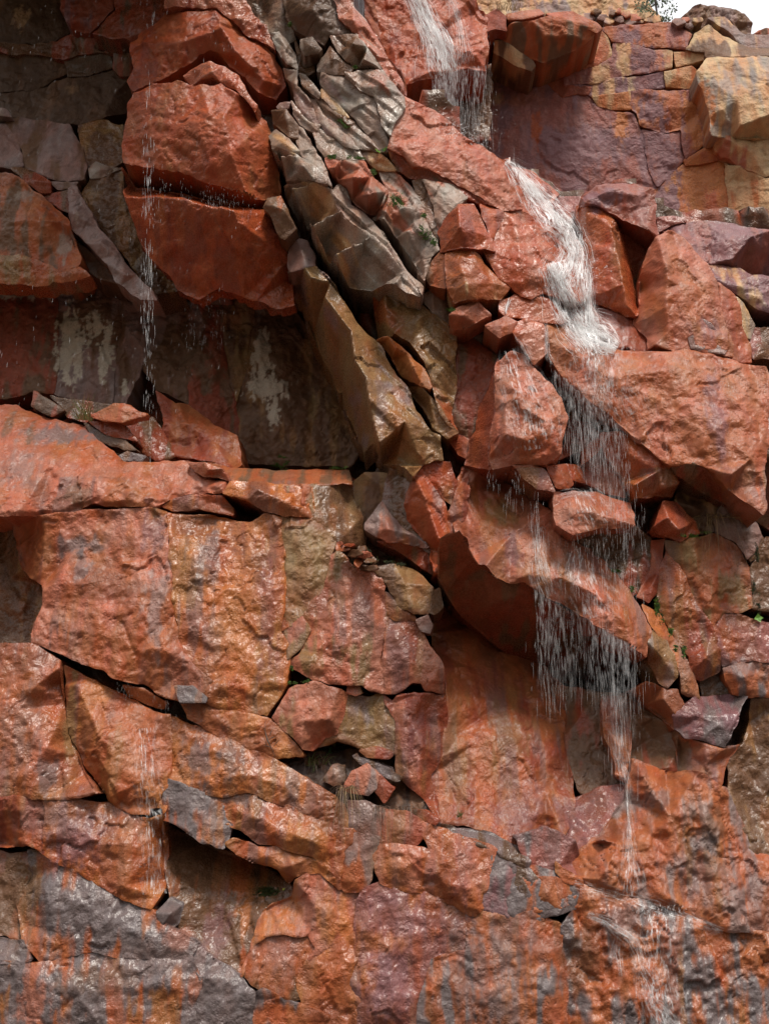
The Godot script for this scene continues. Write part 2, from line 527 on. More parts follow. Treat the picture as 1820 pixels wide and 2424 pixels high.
	stain("K", 1000, 1100, 260, 90, 1.25, "purple", 0.5, 1.3)
	stain("K", 1250, 1350, 260, 260, 1.3, "slate", 0.5, 1.3)
	stain("K", 700, 960, 160, 60, 1.1, "purple", 0.5, 1.3)
	stain("H", 100, 500, 60, 400, 0.5, "brick", 0.4, 1.2)
	stain("H", 900, 1300, 120, 200, 0.6, "purple", 0.4, 1.3)
	stain("H", 1500, 1700, 200, 160, 0.4, "purple", 0.45, 1.3)
	stain("H", 1450, 1250, 180, 200, 0.1, "olive", 0.45, 1.2)
	stain("L", 560, 500, 160, 120, 0.4, "purple", 0.5, 1.3)
	stain("L", 600, 1300, 130, 200, 1.25, "brown", 0.5, 1.4)
	stain("L", 1330, 560, 90, 130, 0.9, "brown", 0.5, 1.4)
	stain("I", 1300, 1450, 120, 140, 0.6, "purple", 0.4, 1.3)
	stain("A", 1130, 130, 120, 60, -0.5, "brick", 0.4, 1.3)
	stain("E", 800, 900, 60, 330, 0.2, "orange", 0.35, 1.4)
	stain("E", 720, 860, 35, 250, 0.2, "mauve", 0.6, 1.5)
	stain("B", 700, 460, 90, 60, 0.0, "pink", 0.5, 1.5)
	stain("B", 720, 900, 60, 40, 0.0, "orange", 0.8, 2.0)
	stain("F", 1340, 950, 60, 350, 0.5, "purple", 0.7, 1.4)
	stain("F", 1300, 450, 90, 90, -0.1, "purple", 0.6, 1.6)
	stain("I", 80, 120, 60, 200, 0.3, "orange", 0.7, 1.4)
	stain("I", 220, 260, 60, 150, 0.4, "purple", 0.7, 1.4)
	stain("I", 160, 20, 90, 120, 0.2, "olive", 0.8, 1.4)
	stain("I", 560, 350, 120, 130, 0.3, "mauve", 0.5, 1.4)
	stain("I", 1440, 1300, 90, 60, 0.6, "slate", 0.8, 1.8)
	stain("I", 1520, 900, 150, 60, 0.6, "slate", 0.6, 1.8)
	stain("I", 1450, 470, 110, 90, 0.3, "olive", 0.9, 1.6)
	stain("L", 1300, 640, 110, 60, 1.0, "slate", 0.7, 1.6)
	stain("L", 1300, 820, 250, 160, 1.0, "slate", 0.5, 1.5)
	stain("L", 1040, 400, 90, 60, 0.8, "slate", 0.6, 1.8)
	stain("L", 200, 1150, 180, 260, 1.2, "slate", 0.45, 1.4)
	stain("L", 150, 1560, 160, 130, 1.3, "slate", 0.5, 1.4)
	stain("L", 860, 1080, 120, 90, 1.2, "slate", 0.6, 1.6)
	stain("L", 1150, 1180, 120, 60, 1.3, "slate", 0.4, 1.6)

func build_rocks() -> void:
	# the brow of the cliff that juts out above the frame and shades the upper left
	rock("rock_brow", "N", "brown", "brick", 3.4, 0.0, -0.1, [-500, -575, -100, -570, 250, -580, 430, -600, 480, -860, -500, -860], [], {"thick": 7.0})
	# ---------- upper left: dark wall behind the hanging blocks
	var D := {"rough": 0.9, "mat": "damp"}
	rock("rock_face", "A", "umber", "brown", -2.6, 0, 0.0, [0, -30, 330, -30, 345, 60, 425, 180, 300, 240, 150, 240, 0, 232], [130, 110, 0.2], D)
	rock("rock_ledge", "A", "brown", "brick", -2.25, 0.02, 0.1, [0, 232, 150, 245, 300, 245, 430, 178, 520, 200, 635, 270, 630, 300, 450, 290, 350, 320, 150, 298, 0, 302], [480, 250, 0.2])
	rock("rock_slab", "A", "brick", "purple", -1.9, 0, 0.02, [325, -30, 600, -30, 645, 60, 590, 110, 505, 178, 430, 172, 390, 130, 345, 50], [430, 120, 0.15])
	rock("rock_face", "A", "brick", "umber", -1.5, 0.02, 0.0, [600, -30, 960, -30, 930, 50, 940, 75, 800, 185, 750, 235, 700, 215, 640, 215, 520, 192, 600, 110, 650, 60])
	rock("rock_face", "A", "umber", "brown", -2.6, 0, 0.02, [0, 305, 150, 300, 350, 325, 390, 400, 330, 440, 150, 510, 0, 600], [200, 400, 0.15], D)
	rock("rock_block", "A", "umber", "brick", -2.4, 0, 0.02, [355, 325, 620, 297, 640, 380, 600, 400, 390, 430, 385, 395], [520, 350, 0.15])
	rock("rock_block", "A", "brick", "brown", -2.0, 0, 0.0, [640, 290, 740, 280, 742, 425, 680, 422, 640, 390])
	rock("rock_face", "A", "umber", "brown", -2.45, 0, 0.03, [0, 600, 150, 515, 380, 440, 630, 410, 740, 430, 760, 500, 720, 580, 700, 640, 590, 660, 430, 702, 280, 687, 60, 650, 0, 640], [400, 560, 0.2, 640, 540, 0.25], {"mix": -0.1, "mat": "damp"})
	rock("rock_block", "A", "grey", "mauve", -1.7, 0.05, 0.12, [0, 600, 40, 610, 70, 650, 0, 678], [], {"thick": 0.8})
	rock("rock_slab", "A", "mauve", "brown", -1.75, 0.02, 0.07, [30, 672, 130, 655, 280, 690, 390, 702, 450, 820, 480, 950, 460, 1010, 380, 1020, 250, 990, 130, 930, 125, 830], [300, 800, 0.2], {"mix": -0.15, "mat": "damp"})
	rock("rock_slab", "A", "mauve", "brown", -1.8, 0.0, 0.05, [0, 682, 40, 700, 112, 800, 130, 932, 100, 935, 0, 905], [], {"mix": -0.2, "mat": "damp"})
	rock("rock_block", "A", "brown", "olive", -1.9, 0, 0.0, [430, 705, 600, 682, 697, 690, 690, 910, 640, 945, 540, 910, 480, 940, 450, 820], [600, 800, 0.12])
	rock("rock_block", "A", "grey", "brown", -1.6, 0, 0.05, [540, 912, 640, 945, 690, 945, 560, 1000, 500, 1000, 490, 950], [560, 950, 0.12])
	rock("rock_slab", "A", "brick", "brown", -1.4, 0, -0.1, [60, 937, 130, 940, 290, 1020, 290, 1082, 230, 1082, 150, 1020], [230, 1020, 0.12])
	rock("rock_block", "A", "brown", "mauve", -1.5, 0, -0.05, [290, 1020, 440, 1022, 420, 1050, 400, 1062, 330, 1062])
	rock("rock_block", "A", "brown", "brick", -1.6, 0, -0.1, [250, 1100, 390, 1066, 390, 1190, 330, 1170])
	rock("rock_block", "A", "rust", "brown", -1.2, 0.0, 0.03, [0, 930, 60, 962, 240, 1104, 370, 1222, 382, 1262, 410, 1340, 450, 1480, 380, 1530, 330, 1522, 220, 1472, 110, 1422, 0, 1430], [250, 1235, 0.22, 60, 1240, 0.2, 330, 1240, 0.15, 100, 1050, -0.15], {"mix": -0.1})
	rock("rock_slab", "A", "rust", "olive", -1.15, 0, 0.0, [0, 1432, 110, 1427, 220, 1477, 340, 1530, 450, 1500, 515, 1560, 400, 1580, 290, 1592, 230, 1602, 100, 1582, 0, 1562], [180, 1530, 0.1], {"thick": 0.6})
	rock("rock_block", "A", "brown", "umber", -1.75, 0, 0.0, [410, 1340, 550, 1460, 650, 1560, 665, 1605, 540, 1570, 450, 1490])
	rock("rock_face", "A", "brown", "olive", -1.75, 0.02, -0.02, [500, 1000, 560, 1000, 690, 945, 700, 1100, 780, 1350, 900, 1500, 1010, 1630, 860, 1660, 700, 1430, 600, 1320, 520, 1250, 440, 1150, 480, 1050], [600, 1150, 0.15])
	rock("rock_beam", "A", "mauve", "grey", -1.2, 0.05, 0.05, [398, 1062, 432, 1047, 470, 1130, 540, 1270, 600, 1340, 690, 1450, 850, 1640, 870, 1690, 800, 1690, 680, 1600, 550, 1450, 400, 1290, 385, 1200], [420, 1200, 0.25, 560, 1370, 0.22, 700, 1540, 0.22], {"label": "long mauve-grey beam of rock leaning diagonally across the dark hollow on the left", "thick": 0.9, "mix": -0.2})
	# ---------- hanging red blocks
	rock("rock_slab", "A", "pink", "brick", -0.75, -0.02, 0.08, [930, 47, 1180, 47, 1215, 42, 1300, 110, 1400, 200, 1548, 278, 1500, 140, 1400, 70, 1290, -30, 950, -30], [1350, 110, 0.15])
	rock("red_block", "A", "red", "brick", -0.75, 0.03, 0.03, [745, 250, 800, 185, 940, 75, 1050, 62, 1205, 48, 1290, 112, 1400, 222, 1550, 312, 1592, 470, 1540, 545, 1450, 500, 1340, 392, 1205, 297, 1130, 310, 1000, 390, 900, 450, 760, 507, 725, 460, 742, 330],
		[1212, 70, 0.15, 1245, 150, 0.45, 1330, 290, 0.5, 1480, 440, 0.15, 1050, 230, 0.3, 1100, 90, 0.1], {"label": "big red block with a sharp ridge, above the bent thin slab on the hanging rocks", "mix": -0.2, "edge": [5, -0.15, 6, -0.25, 7, -0.4, 8, -0.4, 9, -0.3]})
	rock("thin_slab", "A", "pink", "red", -0.05, -0.03, 0.05, [1030, 422, 1170, 340, 1260, 370, 1342, 422, 1400, 520, 1452, 600, 1440, 632, 1380, 560, 1330, 512, 1240, 462, 1200, 427, 1080, 482], [1190, 400, 0.22, 1300, 440, 0.12], {"label": "thin bent red slab lying over the top of the large hanging block", "edge": [0, -0.25, 11, -0.3, 10, 0.1], "thick": 0.5})
	rock("red_block", "A", "red", "rust", -0.05, 0.03, -0.01, [755, 522, 850, 470, 980, 452, 1060, 490, 1180, 490, 1240, 467, 1330, 517, 1390, 570, 1450, 642, 1502, 680, 1532, 760, 1560, 900, 1572, 1080, 1480, 1107, 1385, 1087, 1150, 1030, 1000, 970, 850, 937, 690, 912, 700, 700, 720, 600],
		[1215, 500, 0.1, 1255, 650, 0.38, 1300, 860, 0.42, 1380, 1060, 0.35, 1000, 700, 0.22, 900, 880, 0.1, 1400, 750, 0.05], {"label": "largest hanging red block, with a dark slot and dripping water below it", "mix": -0.25, "edge": [7, -0.35, 8, -0.5, 9, -0.65, 10, -0.75, 11, -0.8, 12, -0.7, 13, -0.4]})
	rock("red_block", "A", "red", "brick", -0.45, 0.04, -0.16, [690, 947, 760, 1062, 1000, 1088, 1300, 1152, 1480, 1167, 1525, 1200, 1600, 1340, 1645, 1560, 1655, 1710, 1560, 1735, 1440, 1690, 1370, 1664, 1230, 1606, 1110, 1666, 1010, 1628, 900, 1500, 780, 1350, 700, 1100],
		[860, 1100, 0.0, 1110, 1135, 0.3, 1310, 1185, 0.5, 1340, 1250, 0.5, 900, 1320, 0.15, 1200, 1450, 0.12], {"label": "red underhanging block below the dark dripping slot, wet lower face", "edge": [1, -0.8, 2, -0.7, 3, -0.55, 4, -0.5, 0, -0.8, 5, -0.4, 6, -0.4, 7, -0.5], "mix": -0.2, "thick": 0.4})
	rock("wedged_stone", "A", "brown", "rust", -0.1, 0.03, -0.02, [1478, 1160, 1500, 1110, 1580, 1100, 1620, 1170, 1661, 1270, 1600, 1342, 1570, 1330, 1520, 1200], [1590, 1170, 0.2, 1530, 1150, 0.15], {"label": "brown stone wedged between the hanging red blocks and the grey slabs", "thick": 0.8})
	# ---------- grey layered slabs of the spine
	rock("rock_block", "B", "grey", "umber", -0.9, 0.03, 0.05, [-134, -30, 170, -30, 185, 90, 230, 160, 245, 230, 200, 240, 150, 180, 100, 190, 60, 130, -30, 70], [60, 60, 0.15])
	rock("rock_block", "B", "umber", "mauve", -0.35, 0.05, 0.0, [170, -30, 350, -30, 480, 110, 545, 192, 440, 200, 400, 252, 340, 212, 260, 190, 190, 100], [330, 60, 0.25, 420, 150, 0.2], {"label": "dark brown block at the top edge, above the grey broken slabs"})
	rock("rock_slab", "B", "pink", "grey", -0.1, -0.10, 0.08, [345, -30, 475, -30, 560, 30, 640, 100, 690, 200, 760, 330, 850, 480, 852, 540, 790, 490, 722, 400, 700, 340, 600, 210, 560, 190, 480, 100], [560, 110, 0.25, 700, 310, 0.2])
	rock("rock_slab", "B", "brick", "rust", -1.2, -0.25, 0.0, [545, -30, 600, -10, 690, 120, 740, 290, 830, 400, 862, 500, 850, 535, 760, 335, 690, 205, 640, 100], [], {"thick": 1.5})
	rock("grey_block", "B", "grey", "brown", 0.0, 0.04, 0.02, [440, 202, 580, 196, 640, 262, 722, 392, 580, 392, 520, 342, 480, 290], [560, 250, 0.22, 620, 330, 0.25], {"label": "grey-brown block just under the top of the red ridge, below the dark brown block", "edge": [3, -0.2, 4, -0.4]})
	rock("loose_stone", "B", "grey", "umber", -0.25, 0.04, 0.0, [260, 217, 330, 208, 382, 280, 360, 302, 290, 312, 262, 270], [320, 250, 0.15], {"label": "small dark stone caught in the notch of the grey slabs near the top", "thick": 0.4})
	rock("rock_block", "B", "grey", "brown", -0.15, 0.05, 0.05, [358, 372, 432, 258, 500, 340, 572, 382, 540, 420, 400, 412, 360, 407], [430, 330, 0.15])
	rock("rock_slab", "B", "grey", "mauve", -0.15, 0.06, 0.05, [380, 420, 520, 405, 600, 500, 682, 560, 720, 690, 740, 760, 747, 837, 690, 842, 600, 720, 540, 640, 470, 580, 380, 482], [480, 470, 0.2, 600, 620, 0.2, 690, 780, 0.05], {"label": "broad smooth grey slab high on the spine, left of the red ridge", "mix": -0.1})
	rock("rock_slab", "B", "grey", "pink", 0.2, -0.03, 0.09, [520, 405, 722, 398, 847, 545, 832, 640, 760, 742, 722, 690, 685, 540, 600, 500], [720, 480, 0.12], {"mix": -0.05})
	rock("rock_slab", "B", "grey", "umber", -0.65, 0.08, 0.02, [105, 192, 150, 182, 230, 300, 247, 390, 180, 352, 120, 250], [170, 270, 0.15])
	rock("rock_slab", "B", "brown", "umber", -0.75, 0.05, 0.0, [235, 220, 262, 290, 330, 320, 340, 400, 300, 432, 250, 392])
	rock("rock_slab", "B", "grey", "mauve", -0.4, 0.1, 0.06, [160, 372, 240, 392, 250, 480, 300, 532, 380, 690, 330, 682, 260, 640, 232, 500, 180, 440], [230, 470, 0.15])
	rock("rock_slab", "B", "grey", "brown", -0.25, 0.1, 0.08, [250, 407, 290, 420, 372, 520, 372, 552, 270, 470])
	rock("rock_slab", "B", "tan", "grey", -0.15, 0.08, 0.08, [382, 500, 432, 520, 532, 660, 460, 622, 385, 547])
	rock("rock_slab", "B", "grey", "brown", -0.15, 0.08, 0.08, [345, 560, 385, 552, 470, 632, 560, 690, 660, 800, 690, 842, 600, 830, 500, 740, 420, 660], [480, 670, 0.1])
	rock("rock_slab", "B", "grey", "mauve", -0.2, 0.08, 0.10, [300, 540, 345, 562, 420, 662, 505, 745, 590, 832, 490, 808, 400, 740, 380, 690], [400, 660, 0.12])
	rock("loose_stone", "B", "mauve", "brown", -0.5, 0.05, 0.05, [130, 600, 150, 575, 205, 570, 195, 605, 150, 615], [], {"label": "small flat stone lying in the crack beside the hanging red blocks", "thick": 0.25})
	rock("rock_block", "B", "grey", "brown", -0.25, 0.10, 0.0, [105, 622, 180, 618, 252, 700, 252, 772, 205, 762, 120, 690], [190, 680, 0.15])
	rock("rock_slab", "B", "grey", "brown", -0.3, 0.10, 0.0, [215, 560, 260, 640, 335, 690, 380, 700, 345, 745, 270, 700, 225, 640])
	rock("rock_slab", "B", "grey", "tan", -0.1, 0.08, 0.06, [90, 767, 132, 730, 200, 780, 257, 850, 240, 862, 110, 832], [180, 800, 0.1])
	rock("rock_slab", "B", "grey", "tan", 0.1, 0.05, 0.05, [112, 832, 142, 825, 250, 880, 330, 920, 412, 1000, 412, 1032, 340, 1012, 190, 1012, 160, 930], [150, 870, 0.22, 280, 940, 0.2], {"edge": [7, -0.2, 8, -0.3]})
	rock("rock_slab", "B", "grey", "mauve", -0.15, 0.12, 0.08, [230, 690, 285, 720, 330, 800, 372, 870, 412, 960, 432, 1055, 350, 950, 270, 872, 250, 790], [320, 830, 0.15])
	rock("rock_slab", "B", "grey", "brown", -0.1, 0.03, 0.10, [335, 700, 395, 740, 490, 808, 585, 832, 620, 902, 500, 890, 400, 880, 360, 830], [480, 840, 0.1])
	rock("rock_slab", "B", "pink", "grey", 0.15, 0.06, 0.06, [400, 882, 500, 890, 612, 902, 662, 990, 742, 1082, 722, 1152, 690, 1200, 640, 1190, 560, 1130, 470, 1020, 425, 950], [450, 955, 0.15, 560, 1005, 0.25, 640, 1100, 0.25, 600, 940, 0.1], {"label": "pinkish grey slab with a dark underside, above the largest grey slab", "edge": [6, -0.5, 7, -0.6, 8, -0.6, 9, -0.4, 10, -0.1]})
	rock("rock_block", "B", "brown", "tan", 0.0, 0.05, 0.05, [590, 832, 690, 842, 760, 900, 802, 952, 690, 952, 640, 912], [680, 890, 0.12])
	rock("rock_slab", "B", "grey", "mauve", 0.25, 0.05, 0.06, [435, 1065, 480, 1030, 560, 1150, 640, 1202, 760, 1372, 862, 1512, 962, 1612, 955, 1655, 850, 1520, 740, 1400, 570, 1260, 500, 1180], [], {"label": "narrow grey plate lying along the upper edge of the largest grey slab"})
	rock("rock_slab", "B", "grey", "tan", 0.3, 0.06, 0.06, [175, 1042, 340, 1022, 435, 1065, 500, 1180, 570, 1260, 740, 1400, 850, 1520, 950, 1672, 820, 1622, 740, 1592, 665, 1640, 540, 1620, 430, 1500, 300, 1290, 200, 1130],
		[215, 1060, 0.2, 330, 1260, 0.3, 430, 1440, 0.3, 500, 1510, 0.3, 660, 1600, 0.28, 800, 1590, 0.2], {"label": "largest grey slab of the spine, long and slanting with a dark gap beneath", "edge": [0, -0.3, 10, -0.55, 11, -0.8, 12, -0.85, 13, -0.85, 14, -0.75]})
	rock("rock_slab", "B", "grey", "pink", 0.2, 0.05, 0.07, [690, 952, 802, 955, 895, 1062, 962, 1202, 1002, 1302, 1042, 1400, 1002, 1450, 972, 1582, 900, 1482, 800, 1332, 680, 1222, 722, 1152, 752, 1092], [760, 1130, 0.15, 860, 1300, 0.2, 950, 1450, 0.12, 730, 1230, 0.2], {"label": "long grey slab with mossy edges left of the red ridge boulder", "edge": [9, -0.3, 10, -0.3, 8, -0.3]})
	rock("rock_slab", "B", "brown", "grey", 0.0, 0.08, 0.02, [890, 1012, 945, 1000, 985, 1100, 1042, 1272, 1032, 1342, 965, 1202, 902, 1092], [960, 1120, 0.1])
	rock("rock_slab", "B", "grey", "pink", 0.15, -0.02, 0.06, [945, 1005, 1130, 1030, 1205, 1110, 1142, 1152, 1042, 1272, 985, 1102], [1050, 1100, 0.12])
	rock("rock_slab", "B", "brick", "brown", 0.1, 0.03, -0.10, [750, 830, 860, 872, 900, 922, 1000, 950, 1240, 1087, 1330, 1130, 1290, 1152, 1200, 1112, 1000, 1002, 890, 992, 810, 952])
	# ---------- red ridge and stream bed
	rock("ridge_slab", "B", "pink", "red", -0.08, -0.10, 0.12, [852, 537, 880, 545, 1000, 610, 1200, 770, 1380, 900, 1430, 940, 1480, 1040, 1502, 1172, 1400, 1182, 1300, 1112, 1240, 1087, 1130, 1022, 1000, 942, 900, 922, 862, 872, 750, 822, 762, 742, 832, 640], [900, 720, 0.15, 1000, 830, 0.18, 1200, 960, 0.15, 1350, 1080, 0.1], {"label": "long pink-red ridge slab sloping down to the stream", "mix": -0.1})
	rock("rock_face", "C", "red", "maroon", -2.1, -0.06, 0.12, [130, 875, 225, 930, 330, 962, 480, 1090, 450, 1150, 560, 1200, 605, 1300, 550, 1342, 450, 1262, 370, 1232, 255, 1192, 245, 1050], [], {"edge": [7, 0.9, 8, 1.2, 9, 1.3, 10, 1.2, 11, 0.8, 0, 0.5], "thick": 2.0})
	rock("rock_slab", "C", "red", "pink", -1.9, 0.04, 0.08, [270, 955, 335, 962, 482, 1090, 440, 1142, 370, 1070], [], {"thick": 0.8})
	rock("rock_block", "C", "maroon", "brick", -1.5, 0.0, 0.05, [443, 1140, 490, 1095, 600, 1100, 597, 1180, 540, 1185, 470, 1178], [520, 1150, 0.15], {"thick": 0.8})
	rock("rock_block", "C", "brick", "slate", -1.2, 0.0, 0.10, [470, 1180, 600, 1185, 612, 1290, 590, 1310, 545, 1240])
	rock("rock_face", "C", "red", "pink", 0.15, -0.08, 0.12, [165, 1182, 235, 1170, 370, 1232, 450, 1262, 545, 1332, 612, 1400, 640, 1560, 655, 1690, 560, 1680, 400, 1652, 330, 1682, 240, 1642, 150, 1562, 85, 1430, 130, 1292], [240, 1250, 0.2, 260, 1450, 0.22, 420, 1420, 0.12, 500, 1560, 0.15], {"edge": [4, -0.4, 5, -0.5, 6, -0.5, 7, -0.4]})
	rock("rock_block", "C", "red", "brick", 0.15, 0.05, 0.10, [40, 1130, 90, 1160, 168, 1188, 132, 1292, 90, 1422, 152, 1562, 120, 1500, 60, 1420, 90, 1330, 55, 1230])
	rock("red_boulder", "B", "red", "brick", 0.55, -0.08, 0.10, [1040, 1292, 1095, 1200, 1150, 1140, 1242, 1150, 1280, 1250, 1332, 1332, 1362, 1412, 1222, 1392, 1162, 1392, 1050, 1412], [1150, 1160, 0.1, 1165, 1385, 0.2, 1160, 1270, 0.3], {"label": "angular red boulder with an orange left side at the foot of the ridge slab", "edge": [0, -0.35, 9, -0.3, 1, -0.2]})
	rock("rock_block", "B", "rust", "brown", 0.35, 0.04, 0.02, [978, 1562, 1010, 1462, 1052, 1412, 1082, 1442, 1082, 1622, 1000, 1602], [1040, 1500, 0.15], {"label": "brown upright stone below the angular red boulder"})
	rock("rock_block", "B", "rust", "tan", 0.5, -0.06, 0.05, [1082, 1422, 1172, 1392, 1242, 1402, 1300, 1482, 1442, 1612, 1370, 1682, 1200, 1678, 1140, 1697, 1087, 1622], [1160, 1480, 0.2, 1190, 1600, 0.3, 1250, 1480, 0.2, 1340, 1590, 0.1], {"label": "brown and tan wedge-shaped block under the angular red boulder", "edge": [7, -0.1, 6, 0.1]})
	rock("loose_stone", "E", "pink", "red", 0.55, -0.03, 0.04, [1100, 342, 1140, 312, 1260, 270, 1337, 342, 1250, 392, 1190, 432, 1120, 422], [1170, 350, 0.15, 1240, 385, 0.25], {"label": "small pink-topped red stone jutting out beneath the tan wedge block", "edge": [6, -0.3, 5, -0.3, 4, -0.1], "thick": 0.7})
	# ---------- tusk and the slabs around it
	rock("tusk_slab", "E", "olive", "mauve", 0.0, 0.03, 0.03, [200, 100, 285, 75, 350, 70, 430, 160, 520, 290, 612, 410, 702, 512, 760, 622, 852, 740, 902, 860, 1000, 992, 1052, 1022, 1052, 1152, 950, 1192, 890, 1247, 850, 1202, 800, 1195, 720, 1190, 620, 1130, 560, 1000, 490, 800, 400, 640, 340, 450, 290, 340, 255, 200],
		[400, 242, 0.45, 480, 352, 0.5, 545, 430, 0.5, 570, 600, 0.5, 630, 700, 0.5, 645, 800, 0.5, 675, 950, 0.5, 705, 1065, 0.5, 785, 1155, 0.45, 320, 130, 0.4, 850, 950, 0.3], {"label": "long tusk-shaped slab hanging down, olive lit face and shadowed mauve side", "mix": -0.05, "edge": [0, -0.5, 1, 0.3, 15, 0.4, 16, -0.2, 17, -0.9, 18, -1.5, 19, -1.9, 20, -1.9, 21, -1.8, 22, -1.6, 23, -1.4, 24, -1.2, 3, 0.2, 4, 0.2, 14, 0.35]})
	rock("rock_block", "E", "mauve", "umber", -0.4, 0.05, 0.08, [195, 60, 200, -60, 240, -95, 300, -80, 345, 0, 350, 65, 285, 72, 205, 100], [280, 20, 0.15])
	rock("rock_slab", "E", "olive", "rust", 0.1, 0.05, 0.05, [665, 192, 740, 180, 822, 202, 960, 292, 1012, 332, 1142, 442, 1142, 700, 1112, 900, 1152, 1000, 1052, 880, 1002, 740, 952, 600, 882, 510, 780, 460, 700, 470, 680, 330], [745, 350, 0.25, 785, 450, 0.25, 880, 500, 0.15, 900, 350, 0.2, 1050, 650, 0.15], {"label": "olive-brown slab between the tusk slab and the dark red wall", "edge": [0, -0.1, 14, -0.6, 15, -0.5, 13, 0.05]})
	rock("wedged_stone", "E", "orange", "brown", 0.15, 0.05, 0.05, [690, 482, 762, 470, 862, 562, 952, 642, 1002, 742, 990, 762, 930, 732, 830, 692, 780, 592, 710, 512], [800, 530, 0.2, 900, 640, 0.2], {"label": "narrow orange-brown stone wedged in the gap above the tusk slab", "edge": [7, -0.35, 8, -0.3, 9, -0.2], "thick": 0.7})
	rock("wedged_stone", "E", "olive", "grey", 0.2, 0.06, 0.04, [860, 742, 930, 740, 990, 802, 1082, 902, 1155, 1002, 1095, 1037, 1020, 972, 960, 872, 890, 802], [1000, 860, 0.15], {"label": "narrow olive stone wedged beside the lower end of the tusk slab", "edge": [5, -0.1, 7, -0.3, 8, -0.3], "thick": 0.7})
	rock("rock_face", "E", "brick", "brown", -0.15, 0.05, 0.02, [1135, 440, 1230, 480, 1370, 560, 1342, 700, 1272, 832, 1240, 1002, 1210, 1042, 1150, 1002, 1112, 900, 1142, 700], [1240, 700, 0.15], {"mix": -0.1})
	rock("rock_face", "E", "brown", "brick", -0.4, 0.0, -0.1, [1110, 420, 1190, 435, 1260, 395, 1340, 350, 1420, 440, 1480, 560, 1370, 570, 1230, 482, 1135, 442])
	rock("rock_block", "E", "grey", "brown", -0.1, 0.02, 0.05, [950, 250, 1000, 210, 1080, 250, 1110, 320, 1100, 420, 1140, 440, 1010, 332])
	rock("rock_face", "E", "brick", "red", 0.35, 0.12, 0.0, [1375, 580, 1355, 690, 1358, 800, 1352, 1000, 1322, 1090, 1322, 1202, 1200, 1182, 1215, 1040, 1242, 1000, 1272, 832, 1340, 692], [], {"mix": -0.2})
	rock("rock_block", "E", "brick", "red", 0.0, 0.05, 0.02, [1100, 1042, 1160, 1010, 1215, 1050, 1202, 1152, 1150, 1132], [1160, 1080, 0.1])
	# ---------- cluster under the tusk
	rock("rock_block", "E", "red", "brick", 0.1, 0.03, 0.03, [948, 1195, 1030, 1167, 1100, 1172, 1142, 1280, 1112, 1412, 1060, 1382, 1000, 1292, 960, 1242], [1060, 1260, 0.15])
	rock("red_slab", "E", "red", "rust", 0.25, 0.02, 0.04, [890, 1250, 945, 1215, 960, 1250, 1000, 1312, 1082, 1420, 1112, 1600, 1122, 1700, 1060, 1790, 1020, 1780, 1000, 1662, 950, 1602, 870, 1502, 860, 1402, 872, 1302], [930, 1300, 0.2, 990, 1450, 0.2, 1040, 1600, 0.2], {"label": "bright red leaning slab below the tip of the tusk slab", "edge": [9, -0.4, 10, -0.35, 11, -0.3]})
	rock("rock_block", "E", "brown", "mauve", -0.2, 0.08, 0.03, [770, 1215, 860, 1212, 890, 1250, 872, 1332, 862, 1442, 942, 1562, 1000, 1662, 1040, 1722, 930, 1622, 850, 1562, 780, 1482, 722, 1402, 742, 1302], [820, 1350, 0.15])
	rock("mauve_slab", "E", "mauve", "pink", 0.0, 0.04, 0.06, [722, 1402, 782, 1490, 900, 1582, 985, 1645, 900, 1640, 820, 1622, 760, 1622, 630, 1542, 630, 1510, 682, 1452], [760, 1550, 0.15], {"label": "mauve slab tip pointing left over a dark gap, under the red leaning slab", "edge": [4, -0.2, 6, 0.05]})
	rock("rock_block", "H", "brown", "brick", -0.3, 0.05, -0.08, [700, 190, 830, 190, 985, 225, 1050, 290, 1025, 378, 930, 332, 860, 282])
	rock("rock_face", "H", "brick", "rust", 0.15, 0.12, 0.0, [1185, -225, 1210, -200, 1200, 10, 1165, 260, 1112, 300, 1100, 480, 1030, 385, 1060, 280, 1100, 180, 1085, 60, 1140, -110], [1120, 150, 0.2])
	# ---------- back wall of the hollow
	rock("rock_face", "D", "brick", "brown", -2.55, 0.02, 0.05, [0, 172, 200, 197, 290, 182, 320, 330, 325, 600, 310, 792, 200, 762, 30, 812, 0, 812], [160, 450, 0.15], {"rough": 1.3, "mat": "damp"})
	rock("rock_face", "D", "mauve", "brown", -2.65, -0.04, 0.04, [290, 182, 510, 152, 650, 202, 690, 400, 640, 620, 640, 852, 440, 832, 310, 792, 325, 600, 320, 330], [480, 400, 0.2, 500, 650, 0.1], {"rough": 1.3, "mat": "damp"})
	rock("rock_face", "D", "mauve", "brown", -2.55, 0.06, 0.04, [650, 202, 700, 272, 825, 312, 832, 560, 792, 640, 702, 852, 640, 852, 640, 620, 690, 400], [740, 450, 0.2], {"rough": 1.3, "mat": "damp"})
	rock("rock_face", "D", "brown", "mauve", -2.75, 0.06, 0.04, [832, 345, 1000, 270, 1110, 250, 1150, 400, 1060, 640, 1075, 850, 890, 772, 792, 640], [950, 520, 0.2], {"rough": 1.3, "mat": "damp"})
	rock("rock_face", "D", "brick", "brown", -2.7, -0.08, 0.05, [1110, 250, 1230, 187, 1250, 420, 1290, 700, 1335, 830, 1332, 1042, 1200, 980, 1075, 850, 1060, 640, 1150, 400], [1200, 640, 0.2], {"rough": 1.2, "mat": "damp"})
	rock("rock_face", "D", "olive", "brown", -2.75, 0.08, 0.04, [1230, 187, 1370, 252, 1432, 282, 1400, 560, 1340, 830, 1290, 700, 1250, 420], [1340, 550, 0.15], {"rough": 1.2, "mat": "damp"})
